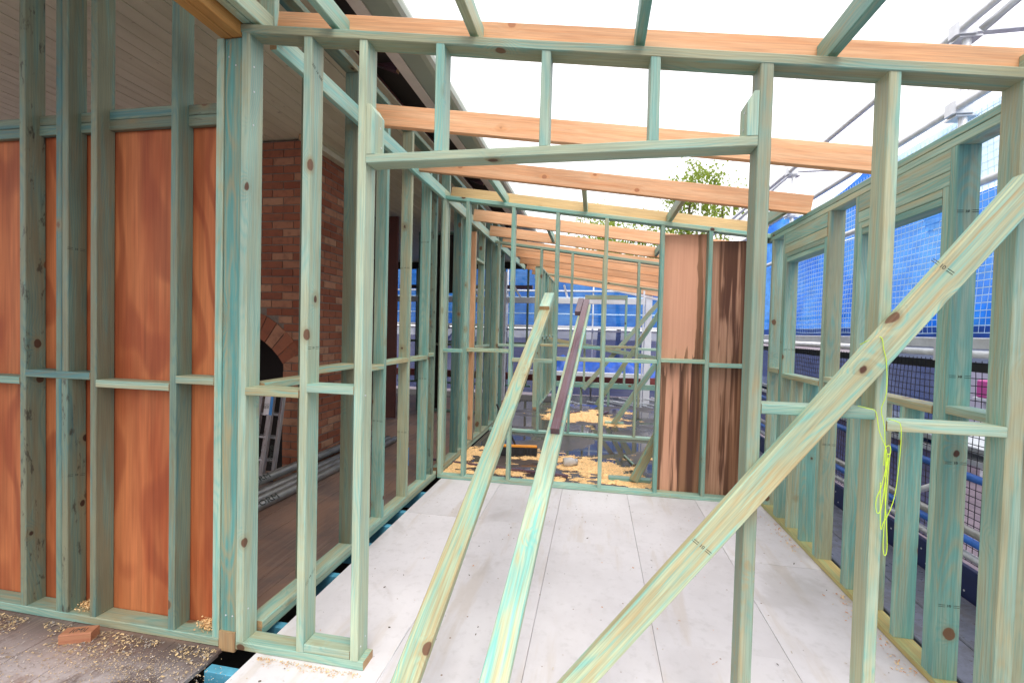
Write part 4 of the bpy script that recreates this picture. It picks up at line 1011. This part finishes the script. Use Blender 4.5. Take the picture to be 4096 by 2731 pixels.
for z in (3.47, 2.72, 1.545): tube('ledger', [(-9, 13.85, z), (2.4, 13.85, z)], .03, 'galv', sf, 8)
box('plank', -9, 2.4, 13.7, 13.84, 1.60, 1.68, 'white', sf, 'x', end='white'); box('plank', -9, 2.4, 13.6, 13.69, 3.46, 3.60, 'white', sf, 'x', end='white')
box('rail', -9, 2.4, 13.80, 13.84, 2.50, 2.54, 'netpale', sf, 'x'); box('rail', -9, 2.4, 13.80, 13.84, 2.02, 2.05, 'netpale', sf, 'x')

# ---- neighbours seen through the netting
bw = empty('boundary_wall', (7, 6, -.75), 'pale rendered boundary wall beyond the black net', 'wall')
box('wall', 7, 7.15, -6, 22, -.75, 1.0, 'render_w', bw, 'y', end='render_w'); box('coping', 6.97, 7.18, -6, 22, 1.001, 1.05, 'render_w', bw, 'y', end='render_w')
nh = empty('house', (12, 6, -.75), 'blue-grey neighbouring house behind the pale boundary wall', 'house')
box('wall', 10, 10.2, -8, 20, -.75, 2.3, 'bluegrey', nh, 'y', end='bluegrey')
prism('roof', [(9.6, 2.25), (13, 2.75), (13, 2.85), (9.6, 2.32)], -8, 20, 'roofing', nh)
tag(box('crate', 6.0, 6.5, 7.8, 8.5, .62, .90, 'pink', None, 'y', .02, 'pink'), 'magenta plastic crate beyond the black net', 'crate')
tb = empty('trestle', (6.25, 8.1, -.75), 'steel trestle under the magenta crate', 'trestle')
for y in (7.9, 8.4):
    for x in (6.05, 6.45): tube('leg', [(x, y, -.75), (x, y, .57)], .02, 'galv', tb, 6)
box('top', 5.98, 6.52, 7.75, 8.55, .57, .619, 'galv', tb, 'y')
tag(tube('plastic_cup', [(3.9, 3.7, -.75), (3.9, 3.7, -.62)], [.04, .05], 'string', None, 10), 'lime green cup on the paving beyond the net', 'cup', 'lime green cups on the paving')
tag(tube('plastic_cup', [(3.75, 3.35, -.75), (3.75, 3.35, -.62)], [.04, .05], 'string', None, 10), 'nearer lime green cup on the paving beyond the net', 'cup', 'lime green cups on the paving')
tag(beam('timber_offcut', (SX, 2.95, 1.541), (SX, 3.12, 1.541), .05, .03, 'lvl', None), 'orange offcut lying on the scaffold plank beside the blue cloth', 'offcut')

# ================================================================== TREES
def tree(lab, base_, h, crown_c, crown_r, n, clumps, seed, leaf=.16):
    rnd = random.Random(seed); b = Vector(base_); t = empty('tree', b, lab, 'tree', 'trees beyond the site')
    c = Vector(crown_c)
    pts = [b, b + Vector((.1, 0, h * .3)), b + Vector((-.1, .1, h * .6)), b + Vector((0.05, 0, h * .92))]
    tube('trunk', pts, [.16, .13, .09, .03], 'bark', t, 8)
    v = []; f = []; cl = []
    for k in range(clumps):
        while True:
            q = Vector((rnd.uniform(-1, 1), rnd.uniform(-1, 1), rnd.uniform(-1, 1)))
            if q.length < 1: break
        p = c + Vector((q.x * crown_r[0], q.y * crown_r[1], q.z * crown_r[2])); cl.append(p)
        a_ = pts[2] + (pts[3] - pts[2]) * rnd.random() if k % 2 else pts[1] + (pts[2] - pts[1]) * rnd.random()
        if k % 3 == 0: tube('limb', [a_, (a_ + p) / 2 + Vector((0, 0, .15)), p], [.04, .025, .008], 'bark', t, 5)
    for k in range(n):
        p = cl[rnd.randrange(clumps)] + Vector((rnd.gauss(0, 1), rnd.gauss(0, 1), rnd.gauss(0, 1))) * rnd.choice((.18, .28, .42))
        s = leaf * rnd.uniform(.5, 1.2); X_ = Vector((rnd.gauss(0, 1), rnd.gauss(0, 1), rnd.gauss(0, 1))).normalized(); Y_ = X_.orthogonal().normalized()
        Y_ = (Matrix.Rotation(rnd.uniform(0, 6.28), 3, X_) @ Y_); q = len(v)
        for u, w_ in ((-1, 0), (0, -.4), (1, 0), (0, .4)): v.append(p + X_ * u * s * .6 + Y_ * w_ * s - b)
        f.append((q, q + 1, q + 2, q + 3))
    link('crown', mesh('crown', v, f, 'leaf'), Matrix.Translation(b), t)
tree('light green airy tree showing above the rafters beyond the site', (4.6, 25, -.75), 11, (4.6, 25, 8.9), (1.25, 1.3, 1.7), 1900, 26, 3)
tree('thin twiggy tree to the right of the airy tree', (6.4, 26, -.75), 9.5, (6.3, 26, 8.4), (.9, .9, 1.3), 700, 18, 5)
tree('dense darker tree low behind the middle rafters', (1.2, 27, -.75), 8, (1.2, 27, 6.4), (3.0, 2, 1.5), 4200, 48, 8)
tree('small leafy tree behind the right end of the yellow rafter', (4.6, 24, -.75), 7, (4.7, 24, 6.2), (1.5, 1, .9), 1800, 22, 11)
tree('pale sprigs of a far tree left of the airy tree', (.2, 34, -.75), 10, (.2, 34, 9.6), (2.2, 1, 1.0), 500, 22, 14)
tree('bushy dark green tree behind the far blue cloth', (-6.5, 19, -.75), 5.2, (-6.5, 19, 3.6), (3.2, 1.2, 1.4), 3000, 40, 17)
